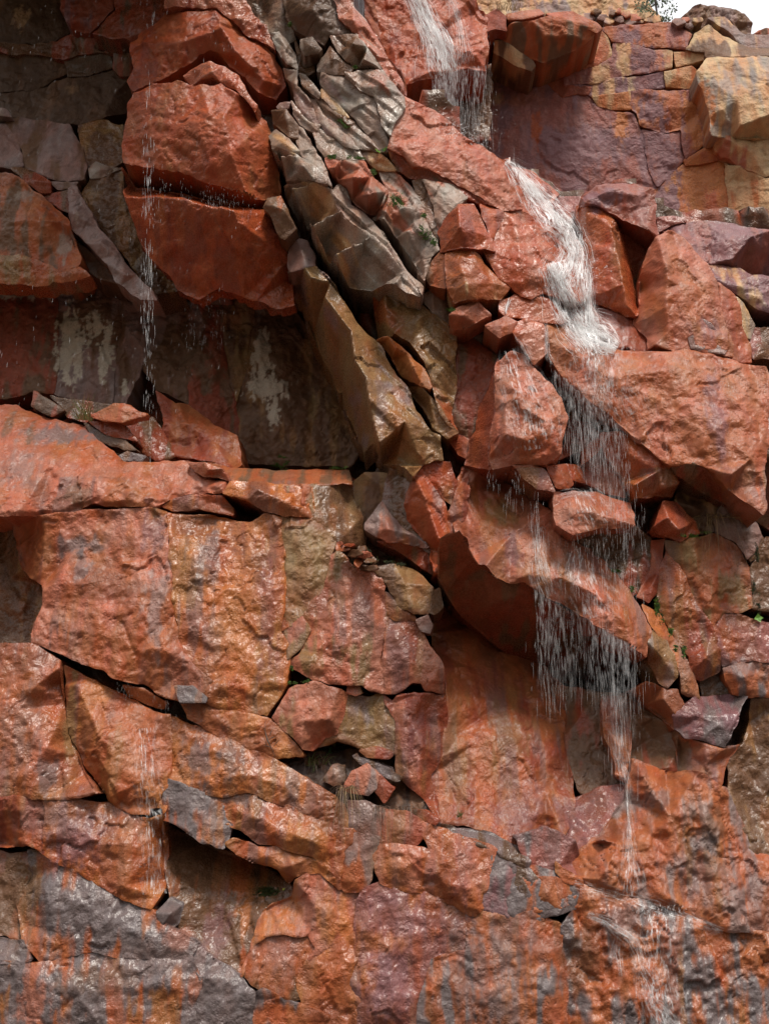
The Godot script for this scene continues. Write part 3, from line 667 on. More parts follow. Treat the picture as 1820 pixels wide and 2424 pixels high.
	rock("rock_face", "D", "brown", "olive", -2.9, -0.01, 0.05, [1432, 282, 1661, 332, 1760, 420, 1910, 700, 2000, 1020, 2040, 1110, 1960, 1190, 1650, 1190, 1350, 1182, 1332, 1042, 1340, 830, 1400, 560], [1480, 620, 0.25, 1560, 850, 0.3, 1750, 800, 0.0], {"rough": 1.3, "mat": "damp"})
	rock("rock_face", "D", "rust", "brick", -1.7, 0.0, 0.14, [890, 772, 1000, 840, 1070, 852, 1200, 960, 1330, 1022, 1352, 1182, 1290, 1202, 1140, 1160, 1000, 1132, 900, 1060, 920, 962], [1050, 960, 0.2, 1200, 1060, 0.15, 1050, 1080, -0.05])
	rock("rock_block", "D", "brown", "brick", -1.4, 0.02, 0.14, [700, 952, 850, 920, 920, 1000, 1000, 1132, 900, 1162, 782, 1112, 740, 1012], [850, 1030, 0.12])
	rock("flat_stone", "D", "red", "rust", -0.75, 0.02, 0.06, [510, 907, 640, 845, 700, 845, 822, 910, 690, 950, 520, 922], [660, 890, 0.1], {"label": "flat pointed red stone lying on the heap in the hollow", "thick": 0.3, "edge": [4, 0.08]})
	rock("loose_stone", "D", "brick", "red", -0.85, 0.03, 0.05, [500, 952, 600, 945, 685, 955, 762, 1032, 770, 1052, 700, 1042, 600, 1012], [650, 990, 0.12], {"label": "red block right under the flat pointed stone in the heap", "thick": 0.5})
	rock("loose_stone", "D", "umber", "brown", -0.85, 0.03, 0.08, [470, 960, 530, 990, 610, 1020, 700, 1045, 780, 1112, 700, 1100, 590, 1062, 520, 1030], [620, 1045, 0.08], {"label": "dark slate wedge at the bottom of the heap in the hollow", "thick": 0.5})
	rock("loose_stone", "D", "slate", "brown", -0.6, 0.0, 0.06, [662, 1142, 720, 1108, 822, 1142, 800, 1167, 690, 1168], [], {"label": "grey flat stone on the shelf edge below the heap in the hollow", "thick": 0.3})
	rock("loose_stone", "D", "umber", "brick", -1.0, 0.0, 0.08, [195, 772, 290, 832, 362, 882, 300, 912, 180, 852], [270, 850, 0.1], {"label": "dark low stone at the back of the shelf, left of the grass tuft", "thick": 0.4})
	rock("rock_block", "D", "umber", "brick", -1.2, 0.0, 0.05, [290, 800, 440, 832, 640, 852, 520, 900, 480, 955, 380, 920, 362, 880])
	# ---------- shelf
	rock("rock_shelf", "D", "pink", "rust", -0.35, -0.01, 0.27, [0, 820, 100, 850, 300, 920, 450, 962, 560, 1052, 690, 1162, 830, 1167, 1060, 1167, 1150, 1252, 1292, 1282, 1250, 1332, 1100, 1342, 920, 1402, 870, 1417, 500, 1412, 380, 1442, 200, 1477, 0, 1452], [300, 1150, 0.25, 100, 1100, 0.2, 700, 1290, 0.2, 500, 1280, 0.2], {"mix": -0.1, "bevel": 0.12})
	rock("rock_slab", "D", "pink", "rust", 0.1, 0.0, 0.10, [1060, 1182, 1150, 1180, 1250, 1210, 1292, 1280, 1220, 1250, 1150, 1250, 1100, 1225], [1180, 1215, 0.12], {"label": "small pink slab flake standing proud on the shelf", "thick": 0.4})
	rock("rock_shelf", "E", "rust", "brown", -0.55, 0.0, 0.75, [-360, 1165, -130, 1200, 120, 1215, 350, 1205, 540, 1215, 548, 1292, 330, 1302, 60, 1302, -130, 1292, -150, 1252, -300, 1232])
	rock("rock_face", "D", "orange", "rust", 0.25, 0.0, 0.06, [1292, 1287, 1500, 1282, 1661, 1302, 1752, 1312, 1752, 1480, 1600, 1470, 1490, 1450, 1390, 1382, 1250, 1342], [1450, 1330, 0.15, 1600, 1400, 0.1], {"edge": [6, 0.05]})
	rock("rock_slab", "D", "red", "orange", -0.05, 0.0, -0.05, [985, 1385, 1100, 1352, 1240, 1362, 1310, 1432, 1305, 1470, 1120, 1440, 980, 1445, 915, 1420], [1180, 1400, 0.15])
	rock("rock_face", "H", "olive", "brown", 0.05, -0.05, 0.08, [320, -125, 548, -130, 568, -40, 612, 60, 622, 232, 480, 197, 330, 60, 315, 0], [430, 0, 0.15])
	rock("rock_face", "H", "brown", "olive", -0.8, 0.0, 0.02, [545, -130, 620, -190, 760, -180, 740, -100, 715, 0, 640, 110, 622, 230, 565, -40], [], {"mat": "damp"})
	# ---------- big wall below the shelf
	rock("rock_face", "G", "brown", "olive", -0.7, -0.02, 0.05, [0, 42, 70, 70, 92, 200, 142, 340, 232, 440, 237, 560, 200, 660, 192, 772, 0, 742], [60, 400, 0.1])
	rock("rock_face", "G", "rust", "pink", 0.5, 0.01, 0.07, [70, 72, 230, 42, 370, 22, 870, 2, 942, 30, 960, 350, 985, 600, 1012, 760, 1082, 880, 1182, 980, 1150, 1040, 1160, 1105, 1010, 1097, 980, 1087, 880, 1042, 800, 1002, 640, 962, 500, 882, 350, 812, 190, 772, 200, 660, 237, 560, 230, 440, 142, 340, 92, 200],
		[250, 150, 0.2, 300, 430, 0.3, 240, 460, 0.2, 520, 430, 0.35, 540, 700, 0.25, 300, 680, 0.05, 750, 300, 0.25, 750, 800, 0.2, 930, 500, 0.3, 940, 800, 0.25, 420, 230, 0.05, 400, 560, 0.1], {"mix": -0.05, "edge": [22, -0.15, 23, -0.3, 24, -0.4, 0, -0.35]})
	rock("rock_face", "G", "orange", "rust", 0.5, -0.02, 0.06, [945, 35, 1110, 52, 1300, 77, 1420, 77, 1500, 40, 1590, 62, 1592, 640, 1585, 702, 1642, 802, 1622, 992, 1490, 1182, 1330, 1152, 1165, 1107, 1155, 1042, 1190, 982, 1085, 880, 1015, 760, 990, 600, 965, 350], [1100, 300, 0.15, 1120, 600, 0.2, 1350, 400, 0.2, 1350, 900, 0.2, 1180, 850, 0.15, 1500, 700, 0.1, 1230, 960, 0.0, 1300, 1000, 0.2, 1040, 500, 0.0], {"mix": -0.05})
	rock("loose_stone", "G", "slate", "grey", 0.9, 0.0, 0.08, [985, 1012, 1080, 1008, 1160, 1072, 1160, 1100, 1010, 1097], [], {"label": "small blue-grey stone sitting at the right end of the long dark crack", "thick": 0.4})
	rock("rock_slab", "G", "rust", "brick", 0.35, 0.0, 0.05, [690, 1002, 800, 1022, 862, 1052, 932, 1092, 922, 1132, 830, 1102, 720, 1062], [], {"thick": 0.5})
	rock("rock_face", "G", "orange", "rust", 0.75, 0.0, 0.08, [1010, 1102, 1162, 1110, 1340, 1157, 1490, 1190, 1560, 1232, 1661, 1332, 1702, 1392, 1562, 1422, 1330, 1332, 1232, 1282, 1060, 1192], [1400, 1260, 0.15])
	rock("rock_face", "G", "rust", "pink", 0.85, 0.01, 0.05, [0, 752, 190, 777, 340, 852, 337, 1000, 400, 1300, 480, 1500, 540, 1602, 410, 1622, 240, 1637, 0, 1612], [340, 900, 0.05, 210, 1000, 0.25, 100, 1140, 0.2, 260, 1350, 0.2, 190, 1460, 0.1, 330, 1200, 0.0], {"edge": [3, -0.3, 4, -0.45, 5, -0.4]})
	rock("rock_face", "G", "rust", "orange", 0.75, -0.01, 0.05, [350, 872, 470, 942, 560, 1002, 720, 1082, 830, 1122, 952, 1162, 962, 1300, 977, 1500, 932, 1690, 920, 1720, 912, 1690, 835, 1690, 832, 1735, 760, 1735, 650, 1685, 602, 1645, 590, 1602, 480, 1452, 400, 1252, 360, 1000],
		[430, 1000, 0.25, 490, 1130, 0.3, 550, 1270, 0.35, 635, 1400, 0.35, 605, 1500, 0.3, 615, 1630, 0.25, 760, 1340, 0.2, 780, 1550, 0.35, 440, 1200, -0.1, 540, 1450, -0.1], {"edge": [14, -0.1, 15, -0.2, 16, -0.25, 17, -0.1]})
	rock("rock_slab", "J", "orange", "rust", 0.95, 0.0, 0.12, [960, -58, 1050, -10, 1180, 22, 1300, 67, 1400, 127, 1540, 187, 1661, 242, 1740, 292, 1824, 352, 1904, 422, 1952, 500, 1952, 552, 1904, 542, 1724, 482, 1574, 422, 1420, 377, 1300, 372, 1200, 357, 1070, 322, 982, 292],
		[1100, 120, 0.1, 1240, 140, 0.25, 1230, 280, 0.2, 1400, 260, 0.2, 1600, 330, 0.2, 1800, 430, 0.15], {"mix": -0.1})
	rock("rock_face", "J", "rust", "brick", 1.05, 0.0, 0.05, [0, 377, 245, 392, 257, 500, 242, 702, 140, 652, 0, 612], [120, 480, 0.15])
	rock("rock_face", "J", "rust", "orange", 1.05, 0.0, 0.03, [250, 392, 410, 382, 590, 422, 760, 494, 775, 522, 830, 522, 912, 502, 922, 600, 932, 850, 882, 952, 837, 1017, 700, 962, 570, 862, 490, 832, 330, 752, 247, 707], [580, 650, 0.25, 700, 650, 0.3, 700, 880, 0.25, 850, 700, 0.05, 400, 550, 0.1])
	rock("rock_face", "J", "slate", "rust", 1.05, 0.0, 0.05, [930, 292, 1075, 327, 1222, 367, 1262, 432, 1267, 520, 1300, 552, 1272, 642, 1250, 684, 1140, 642, 1040, 572, 915, 517, 925, 400], [1100, 450, 0.2, 1180, 580, 0.25], {"edge": [7, 0.15, 8, 0.1, 9, 0.1]})
	rock("rock_slab", "J", "rust", "orange", 1.15, 0.0, 0.08, [1222, 367, 1420, 387, 1574, 427, 1724, 487, 1904, 547, 1990, 572, 1960, 660, 1925, 700, 1896, 832, 1826, 752, 1754, 712, 1634, 682, 1544, 662, 1424, 622, 1320, 562, 1267, 532, 1264, 432], [1420, 500, 0.25, 1600, 580, 0.25, 1800, 650, 0.2])
	rock("rock_slab", "J", "orange", "rust", 1.1, 0.0, 0.10, [1272, 662, 1310, 642, 1424, 662, 1600, 687, 1640, 692, 1750, 722, 1896, 842, 1902, 892, 1800, 802, 1650, 832, 1620, 862, 1560, 792, 1500, 762, 1420, 742, 1330, 702], [1500, 715, 0.15, 1640, 770, 0.15])
	rock("rock_face", "J", "brown", "rust", 0.6, 0.0, 0.10, [920, 542, 1040, 592, 1250, 692, 1420, 747, 1500, 772, 1620, 872, 1642, 982, 1480, 1022, 1430, 1152, 1342, 1382, 1112, 1212, 1010, 1122, 1027, 992, 962, 962, 932, 852], [1060, 800, 0.15, 1200, 900, 0.3, 1300, 1050, 0.25, 1180, 1120, 0.15, 1420, 920, 0.15], {"join": 0.0, "edge": [1, -0.2, 2, -0.3, 3, -0.3, 4, -0.3, 5, -0.2]})
	rock("rock_face", "J", "brown", "rust", 0.55, 0.0, 0.08, [0, 622, 150, 692, 250, 762, 170, 822, 102, 1000, 142, 1182, 0, 1082], [], {"join": 0.0, "edge": [0, -0.2]})
	rock("rock_face", "J", "slate", "rust", 1.0, 0.0, 0.07, [150, 692, 330, 767, 490, 852, 570, 892, 830, 1027, 970, 1132, 1112, 1217, 1062, 1282, 850, 1282, 540, 1267, 400, 1277, 250, 1302, 142, 1212, 110, 1000, 170, 822], [300, 900, 0.15, 450, 980, 0.25, 700, 1130, 0.2, 900, 1200, 0.15, 300, 1150, 0.1], {"mix": 0.06, "mat": "wet"})
	rock("grey_block", "J", "slate", "grey", 1.25, 0.0, 0.05, [880, 1037, 962, 962, 1027, 992, 1002, 1102, 960, 1132, 912, 1112], [960, 1040, 0.12], {"label": "small square grey block on the diagonal ledge, lower left of the cliff", "thick": 0.5})
	rock("rock_face", "J", "slate", "brown", 1.1, 0.0, 0.05, [0, 1092, 140, 1202, 180, 1292, 122, 1322, 0, 1322])
	rock("rock_face", "J", "slate", "rust", 1.3, 0.0, 0.05, [0, 1322, 130, 1322, 400, 1292, 540, 1277, 850, 1287, 1070, 1287, 1112, 1400, 1072, 1700, 0, 1700], [300, 1450, 0.2, 700, 1450, 0.2, 950, 1400, 0.2, 780, 1460, 0.05], {"mix": -0.02, "mat": "wet"})
	rock("rock_face", "J", "slate", "brown", 1.15, -0.04, 0.08, [1072, 1287, 1122, 1222, 1330, 1392, 1412, 1492, 1382, 1661, 1372, 1700, 1072, 1700, 1112, 1400], [1230, 1400, 0.1])
	rock("rock_face", "J", "rust", "slate", 1.3, 0.0, 0.05, [1412, 1502, 1470, 1482, 1600, 1532, 1720, 1562, 1860, 1642, 1900, 1700, 1372, 1700])
	# ---------- lower middle
	rock("rock_face", "K", "rust", "brown", 1.2, 0.02, 0.05, [0, 1192, 60, 1162, 230, 1152, 320, 1152, 382, 1242, 330, 1292, 290, 1352, 250, 1432, 250, 1512, 190, 1522, 60, 1492, 0, 1442, -60, 1382], [150, 1330, 0.2])
	rock("rock_face", "K", "pink", "orange", 1.0, 0.0, 0.07, [210, 962, 240, 862, 350, 802, 400, 762, 470, 842, 500, 907, 610, 912, 560, 1152, 440, 1232, 330, 1292, 382, 1242, 320, 1152, 60, 1162, 0, 1192, -80, 1382, 0, 1152, 60, 1022], [350, 1000, 0.2, 480, 1050, 0.15], {"mix": -0.05})
	rock("rock_face", "K", "rust", "orange", 1.2, 0.0, 0.04, [330, 1292, 440, 1232, 560, 1162, 572, 1300, 542, 1432, 590, 1502, 582, 1700, 450, 1700, 270, 1532, 250, 1432, 290, 1352], [430, 1400, 0.2])
	rock("rock_block", "K", "mauve", "rust", 1.15, 0.05, 0.04, [560, 592, 702, 612, 692, 652, 640, 862, 612, 912, 520, 912, 475, 862, 480, 812, 500, 692], [570, 700, 0.15, 530, 850, 0.1])
	rock("rock_block", "K", "mauve", "pink", 1.05, 0.0, 0.04, [528, 412, 600, 405, 725, 452, 707, 602, 680, 607, 540, 552], [620, 500, 0.15])
	rock("rock_block", "K", "pink", "brick", 1.05, 0.0, 0.04, [727, 452, 860, 482, 982, 532, 970, 572, 900, 657, 830, 662, 712, 642, 710, 582], [830, 570, 0.15])
	rock("rock_face", "K", "rust", "pink", 1.15, 0.0, 0.05, [702, 652, 900, 662, 1000, 692, 960, 602, 992, 542, 1040, 552, 1330, 672, 1350, 682, 1310, 822, 1282, 1002, 1242, 1047, 1080, 977, 900, 907, 780, 882, 702, 852, 680, 792], [850, 780, 0.2, 1100, 750, 0.2, 1100, 880, 0.25, 1230, 900, 0.15])
	rock("rock_block", "K", "purple", "slate", 1.1, -0.04, 0.06, [1352, 692, 1470, 762, 1480, 802, 1440, 990, 1420, 1052, 1282, 1012, 1320, 802], [1390, 850, 0.15])
	rock("rock_block", "L", "umber", "slate", 1.0, 0.0, 0.05, [235, 790, 310, 790, 355, 850, 335, 960, 275, 1002, 235, 940], [290, 880, 0.12])
	rock("rock_block", "L", "rust", "pink", 1.2, 0.0, 0.06, [360, 850, 400, 835, 460, 842, 470, 1000, 455, 1030, 350, 1030, 352, 940], [410, 920, 0.15])
	rock("rock_block", "L", "rust", "slate", 1.05, 0.0, 0.08, [460, 842, 560, 880, 605, 892, 622, 962, 480, 1012])
	rock("wedged_stone", "L", "rust", "brick", 1.15, 0.03, 0.03, [465, 750, 500, 785, 600, 858, 608, 885, 520, 852, 470, 802], [520, 820, 0.08], {"label": "thin leaning shard of red rock standing on the lower ledge beside dark wet rubble", "thick": 0.3})
	rock("rock_face", "K", "maroon", "rust", 1.2, 0.0, 0.05, [612, 917, 690, 862, 800, 892, 920, 922, 1080, 987, 1232, 1052, 1210, 1092, 1215, 1200, 1182, 1252, 1010, 1302, 960, 1402, 920, 1502, 882, 1700, 590, 1700, 590, 1502, 542, 1432, 572, 1300, 560, 1152], [700, 1000, 0.1, 900, 1080, 0.15, 600, 1155, 0.2, 900, 1165, 0.22, 700, 1190, 0.05, 760, 1350, 0.2, 800, 1550, 0.2, 1100, 1120, 0.15], {"mix": 0.1})
	rock("rock_face", "K", "rust", "slate", 1.25, 0.0, 0.04, [1215, 1102, 1290, 1022, 1430, 1052, 1590, 1032, 1661, 1082, 1740, 1130, 1740, 1700, 882, 1700, 930, 1502, 1010, 1312, 1190, 1262], [1300, 1250, 0.15, 1100, 1400, 0.2, 1500, 1300, 0.1, 1400, 1500, 0.2, 1200, 1550, 0.1, 1600, 1500, 0.15], {"mix": 0.12})
	rock("rock_face", "L", "maroon", "slate", 0.75, 0.0, 0.05, [230, 600, 400, 560, 560, 640, 610, 860, 480, 780, 380, 790, 300, 760])
	rock("rock_face", "L", "slate", "rust", 0.9, 0.0, 0.05, [180, 760, 300, 770, 480, 800, 620, 900, 600, 1010, 460, 1050, 300, 1080, 190, 1030])
	rock("rock_face", "L", "maroon", "rust", 0.3, 0.0, 0.10, [500, 440, 700, 330, 880, 320, 870, 420, 800, 500, 722, 612, 640, 670, 540, 750, 440, 640], [], {"join": 0.0})
	# soil ledge
	rock("soil_ledge", "K", "soil", "brown", 0.55, -0.02, 0.16, [130, 182, 330, 132, 600, 112, 790, 190, 822, 300, 950, 422, 1032, 512, 900, 502, 700, 452, 530, 402, 420, 352, 300, 282], [], {"mat": "damp", "rough": 1.4, "join": 0.0})
	rock("rock_slab", "K", "umber", "slate", 0.95, 0.0, 0.10, [1000, 522, 1180, 572, 1330, 592, 1470, 662, 1542, 742, 1520, 782, 1340, 682, 1040, 556])
	rock("loose_stone", "K", "mauve", "pink", 1.0, 0.0, 0.05, [510, 335, 560, 240, 640, 205, 697, 262, 685, 330, 640, 362, 560, 355], [610, 280, 0.12], {"label": "largest pale mauve stone resting on the soil ledge among hanging grass", "thick": 0.35})
	rock("loose_stone", "K", "pink", "brick", 1.0, 0.0, 0.05, [690, 350, 705, 270, 782, 340, 735, 405], [720, 330, 0.1], {"label": "small triangular pink stone next to the largest stone on the soil ledge", "thick": 0.3})
	rock("loose_stone", "K", "mauve", "umber", 0.9, 0.0, 0.05, [400, 290, 440, 215, 500, 225, 510, 300, 450, 318], [455, 260, 0.1], {"label": "dark mauve stone half hidden by grass on the soil ledge", "thick": 0.3})
	rock("loose_stone", "K", "umber", "slate", 0.85, 0.0, 0.06, [560, 150, 640, 180, 760, 240, 820, 290, 800, 300, 700, 240, 600, 190], [], {"label": "dark splintered slab at the back of the soil ledge, above the pale stones", "thick": 0.25})
	rock("loose_stone", "K", "brick", "brown", 0.85, 0.0, 0.1, [600, 125, 700, 110, 780, 140, 760, 165, 640, 160], [], {"label": "flat red-brown stone at the top of the soil ledge", "thick": 0.25})
	rock("loose_stone", "K", "brick", "umber", 1.05, 0.0, 0.06, [900, 470, 960, 475, 1030, 515, 1020, 530, 950, 515], [], {"label": "thin red-brown stone at the tip of the soil ledge", "thick": 0.25})
	# ---------- middle
	rock("rock_face", "H", "olive", "rust", 0.4, -0.03, 0.05, [166, -120, 320, -120, 315, 0, 332, 60, 472, 192, 440, 270, 392, 440, 310, 560, 275, 605, 170, 692, 162, 400], [250, 200, 0.15, 320, 400, 0.15], {"mix": -0.1})
	rock("rock_slab", "H", "pink", "olive", 0.55, 0.0, 0.05, [440, 267, 490, 250, 560, 337, 682, 377, 747, 452, 737, 560, 747, 682, 702, 850, 722, 1032, 600, 1002, 500, 992, 330, 962, 195, 872, 272, 792, 327, 690, 277, 602, 392, 440], [500, 400, 0.15, 450, 700, 0.25, 300, 870, 0.2, 640, 620, 0.2, 600, 850, 0.1], {"mix": -0.05})
	rock("rock_block", "H", "pink", "olive", 0.55, 0.0, 0.05, [170, 692, 275, 612, 325, 690, 272, 782, 197, 852], [250, 710, 0.1])
	rock("rock_slab", "H", "pink", "brick", 0.5, 0.0, 0.04, [745, 602, 800, 642, 922, 645, 962, 722, 1012, 802, 1062, 902, 1082, 1062, 950, 1042, 930, 1002, 880, 992, 800, 1052, 727, 1032, 702, 850, 747, 682], [800, 700, 0.15, 830, 850, 0.2, 960, 900, 0.1], {"mix": -0.1})
	rock("rock_block", "H", "olive", "brown", 0.5, 0.0, 0.08, [560, 337, 640, 335, 690, 345, 800, 332, 930, 372, 992, 442, 982, 602, 902, 612, 820, 562, 770, 472, 742, 432, 690, 372], [850, 430, 0.15], {"mix": -0.1})
	rock("rock_block", "H", "olive", "orange", 0.35, 0.0, 0.04, [737, 472, 770, 482, 830, 572, 910, 622, 920, 645, 800, 642, 742, 602])
	rock("loose_stone", "H", "mauve", "grey", 0.5, 0.0, 0.04, [920, 642, 980, 610, 1007, 660, 990, 707, 940, 692], [], {"label": "small mauve stone set in the crack at the right of the olive block", "thick": 0.4})
	rock("rock_block", "H", "brown", "pink", 0.3, 0.0, 0.04, [992, 470, 1040, 450, 1060, 560, 1015, 602, 985, 592])
	rock("pink_block", "H", "pink", "olive", 0.8, 0.0, 0.05, [202, 1007, 330, 972, 480, 1022, 527, 1052, 520, 1132, 470, 1272, 400, 1292, 350, 1342, 320, 1367, 270, 1362, 170, 1252, 105, 1192, 180, 1062], [300, 1080, 0.1, 280, 1210, 0.12, 430, 1180, 0.1], {"label": "pink block with a yellowish lower edge above the soil ledge", "edge": [6, -0.15, 7, -0.25, 8, -0.25], "mix": -0.1})
	rock("rock_block", "H", "olive", "mauve", 0.5, 0.0, 0.04, [527, 1052, 612, 1062, 722, 1042, 782, 1102, 792, 1382, 650, 1372, 470, 1302, 360, 1342, 400, 1292, 470, 1272, 520, 1132], [650, 1200, 0.15])
	rock("loose_stone", "H", "pink", "olive", 0.6, 0.0, 0.05, [530, 992, 600, 1002, 615, 1050, 570, 1062, 525, 1047], [], {"label": "small pinkish stone in the joint above the olive-grey block", "thick": 0.4})
	rock("rock_face", "H", "brick", "pink", 0.6, 0.0, 0.04, [725, 1040, 790, 1100, 820, 1060, 880, 1062, 942, 1052, 1080, 1070, 1072, 1240, 1062, 1400, 1002, 1500, 1015, 1640, 1050, 1765, 940, 1645, 820, 1532, 800, 1382, 782, 1200], [880, 1200, 0.15, 950, 1350, 0.2, 920, 1500, 0.2], {"mix": -0.05})
	rock("rock_face", "H", "rust", "brick", -0.1, -0.02, 0.10, [1010, 602, 1060, 562, 1130, 555, 1290, 682, 1480, 782, 1661, 902, 1752, 1052, 1752, 1240, 1770, 1500, 1800, 1640, 1790, 1780, 1740, 1850, 1640, 1930, 1500, 1920, 1340, 1842, 1180, 1792, 1052, 1762, 1010, 1620, 1002, 1500, 1062, 1400, 1072, 1240, 1082, 1062, 1062, 902, 1012, 802],
		[1200, 900, -0.2, 1180, 1250, 0.3, 1240, 1330, 0.35, 1270, 1560, 0.25, 1400, 1100, -0.4, 1450, 1300, 0.3, 1550, 1450, 0.2, 1640, 1600, 0.05, 1400, 1650, 0.2, 1080, 1450, 0.15, 1140, 1600, 0.25, 1700, 1350, -0.4], {"mix": -0.05, "edge": [0, -0.2, 1, -0.3, 2, -0.5, 3, -0.9, 4, -1.0, 5, -1.0, 6, -0.9, 7, -0.4, 8, -0.1]})
	# rubble heap
	for s in [[495, 235, 40, 22], [575, 260, 35, 25], [640, 275, 40, 24], [605, 235, 22, 20], [665, 300, 36, 20], [590, 310, 24, 26], [540, 215, 30, 12], [650, 345, 40, 15], [490, 208, 22, 10]]:
		var pts := []
		for k in 5:
			var an := k * TAU / 5.0 + rng.randf() * 0.5
			pts.append(s[0] + cos(an) * s[2] * rng.randf_range(0.6, 1.35)); pts.append(s[1] + sin(an) * s[3] * rng.randf_range(0.6, 1.2))
		rock("rubble_stone", "H", ["brick", "pink", "brown"][int(s[0]) % 3], "rust", 0.72, rng.randf_range(-0.5, 0.5), rng.randf_range(-0.2, 0.6), pts, [], {"label": "small broken red stone in the rubble heap under the mauve slab tip", "group": "rubble stones below the tusk slab", "thick": 0.2, "bevel": 0.012, "cat": "stone"})
	# ---------- right: blocks round the cascade
	rock("rock_face", "F", "red", "brick", -0.15, 0.0, 0.10, [480, 200, 655, 180, 665, 270, 705, 360, 712, 455, 640, 500, 540, 425, 545, 370])
	rock("rock_block", "F", "red", "pink", 0.4, -0.02, 0.12, [140, 262, 230, 232, 420, 250, 545, 370, 500, 402, 400, 392, 300, 357, 180, 352, 148, 322], [280, 300, 0.12])
	rock("rock_block", "F", "red", "pink", 0.6, 0.0, 0.08, [72, 402, 180, 352, 252, 382, 222, 442, 150, 467], [170, 410, 0.12])
	rock("rock_block", "F", "red", "pink", 0.55, 0.0, 0.06, [230, 402, 290, 357, 402, 402, 412, 562, 342, 622, 290, 542, 230, 452], [320, 450, 0.15])
	rock("red_block", "F", "pink", "red", 0.75, -0.03, 0.06, [138, 602, 222, 545, 290, 570, 342, 642, 482, 800, 527, 930, 512, 1032, 482, 1112, 402, 1182, 240, 1187, 100, 1197, 85, 1150, 100, 1000, 115, 900, 120, 690], [280, 800, 0.2, 180, 850, 0.15, 300, 1050, 0.25, 180, 1010, 0.2, 400, 1000, 0.2, 350, 1150, 0.0], {"label": "broad pale red block with water streaming over it, left of the cascade", "mix": -0.15, "edge": [9, -0.1, 10, -0.15, 11, -0.1]})
	rock("rock_face", "F", "brown", "brick", -0.3, 0.0, 0.0, [340, 620, 410, 560, 430, 610, 600, 775, 830, 975, 720, 1020, 640, 955, 530, 935, 480, 800])
	rock("rock_slab", "F", "rust", "pink", 0.7, -0.02, 0.10, [415, 392, 530, 412, 600, 482, 800, 540, 890, 560, 1110, 562, 1200, 540, 1330, 552, 1440, 592, 1650, 642, 1648, 1000, 1642, 1400, 1622, 1472, 1440, 1332, 1300, 1202, 1240, 1182, 1100, 1192, 1000, 1102, 940, 1062, 830, 972, 700, 862, 600, 772, 470, 662, 425, 602],
		[550, 550, 0.2, 750, 700, 0.2, 870, 690, 0.1, 1110, 660, 0.1, 1280, 890, 0.15, 1250, 1100, 0.0, 1000, 950, -0.1, 1350, 1000, 0.25, 1440, 1250, 0.2, 1500, 800, 0.15, 1560, 1150, 0.25, 1480, 640, 0.1, 1600, 780, 0.05], {"label": "huge red slab right of the cascade with a violet band down its face", "mix": -0.1})
	rock("rock_face", "F", "brown", "brick", 0.2, 0.0, -0.25, [1100, 1194, 1240, 1185, 1300, 1205, 1440, 1335, 1622, 1475, 1720, 1520, 1720, 1660, 1600, 1530, 1450, 1440, 1200, 1300])
	rock("rock_block", "F", "brown", "tan", -0.1, 0.0, 0.05, [1180, 1302, 1240, 1290, 1400, 1402, 1560, 1500, 1625, 1600, 1600, 1700, 1562, 1722, 1480, 1600, 1440, 1560, 1330, 1560, 1262, 1570, 1240, 1500, 1130, 1400], [1300, 1450, 0.15, 1500, 1580, 0.2])
	rock("red_block", "F", "red", "rust", 0.45, 0.0, 0.06, [720, 1022, 830, 1010, 930, 1062, 1000, 1112, 1090, 1192, 1162, 1292, 1112, 1367, 1020, 1347, 900, 1372, 842, 1282, 792, 1182, 740, 1122], [870, 1130, 0.25, 1040, 1220, 0.25, 900, 1300, 0.25, 1060, 1320, 0.15], {"label": "rounded red block under the lower edge of the huge slab", "edge": [6, -0.2, 7, -0.1], "mix": -0.15})
	rock("rock_face", "F", "brick", "umber", -0.1, 0.0, 0.05, [530, 935, 640, 952, 720, 1022, 600, 1112, 482, 1152, 520, 1032])
	rock("rock_slab", "F", "red", "brick", 0.2, 0.0, 0.08, [600, 1112, 702, 1040, 735, 1075, 602, 1192])
	rock("rock_block", "F", "brick", "red", 0.05, 0.0, 0.06, [602, 1192, 735, 1090, 792, 1210, 842, 1290, 850, 1372, 740, 1332, 622, 1282], [720, 1230, 0.12])
	rock("red_block", "F", "pink", "red", 0.7, 0.0, 0.06, [228, 1192, 330, 1187, 402, 1212, 452, 1342, 350, 1322, 280, 1262], [350, 1250, 0.12], {"label": "small pale red block hanging just below the broad water-washed block", "edge": [3, 0.1]})
	rock("rock_block", "F", "red", "brick", 0.5, 0.0, 0.05, [402, 1192, 520, 1182, 562, 1292, 540, 1322, 462, 1312], [480, 1250, 0.1])
	rock("rock_block", "F", "brick", "red", 0.3, 0.0, 0.05, [520, 1182, 600, 1192, 627, 1282, 562, 1272])
	rock("red_block", "F", "pink", "red", 0.65, 0.0, 0.12, [440, 1342, 560, 1332, 700, 1340, 872, 1402, 905, 1532, 720, 1545, 560, 1572, 470, 1522, 450, 1422], [600, 1440, 0.2, 780, 1480, 0.2], {"label": "pale red block at the middle of the falls with spray on its top", "edge": [0, -0.1, 1, -0.2, 2, -0.2], "mix": -0.1})
	rock("rock_face", "I", "brick", "umber", 0.0, 0.0, 0.03, [480, 130, 560, 150, 720, 122, 900, 110, 990, 180, 1002, 330, 960, 480, 900, 490, 830, 402, 700, 282, 600, 232], [800, 250, 0.12])
	rock("rock_block", "I", "brick", "pink", 0.2, 0.0, 0.04, [985, 190, 1080, 172, 1060, 300, 1042, 362, 1032, 500, 992, 542, 920, 502, 962, 420, 1002, 330], [1000, 440, 0.15])
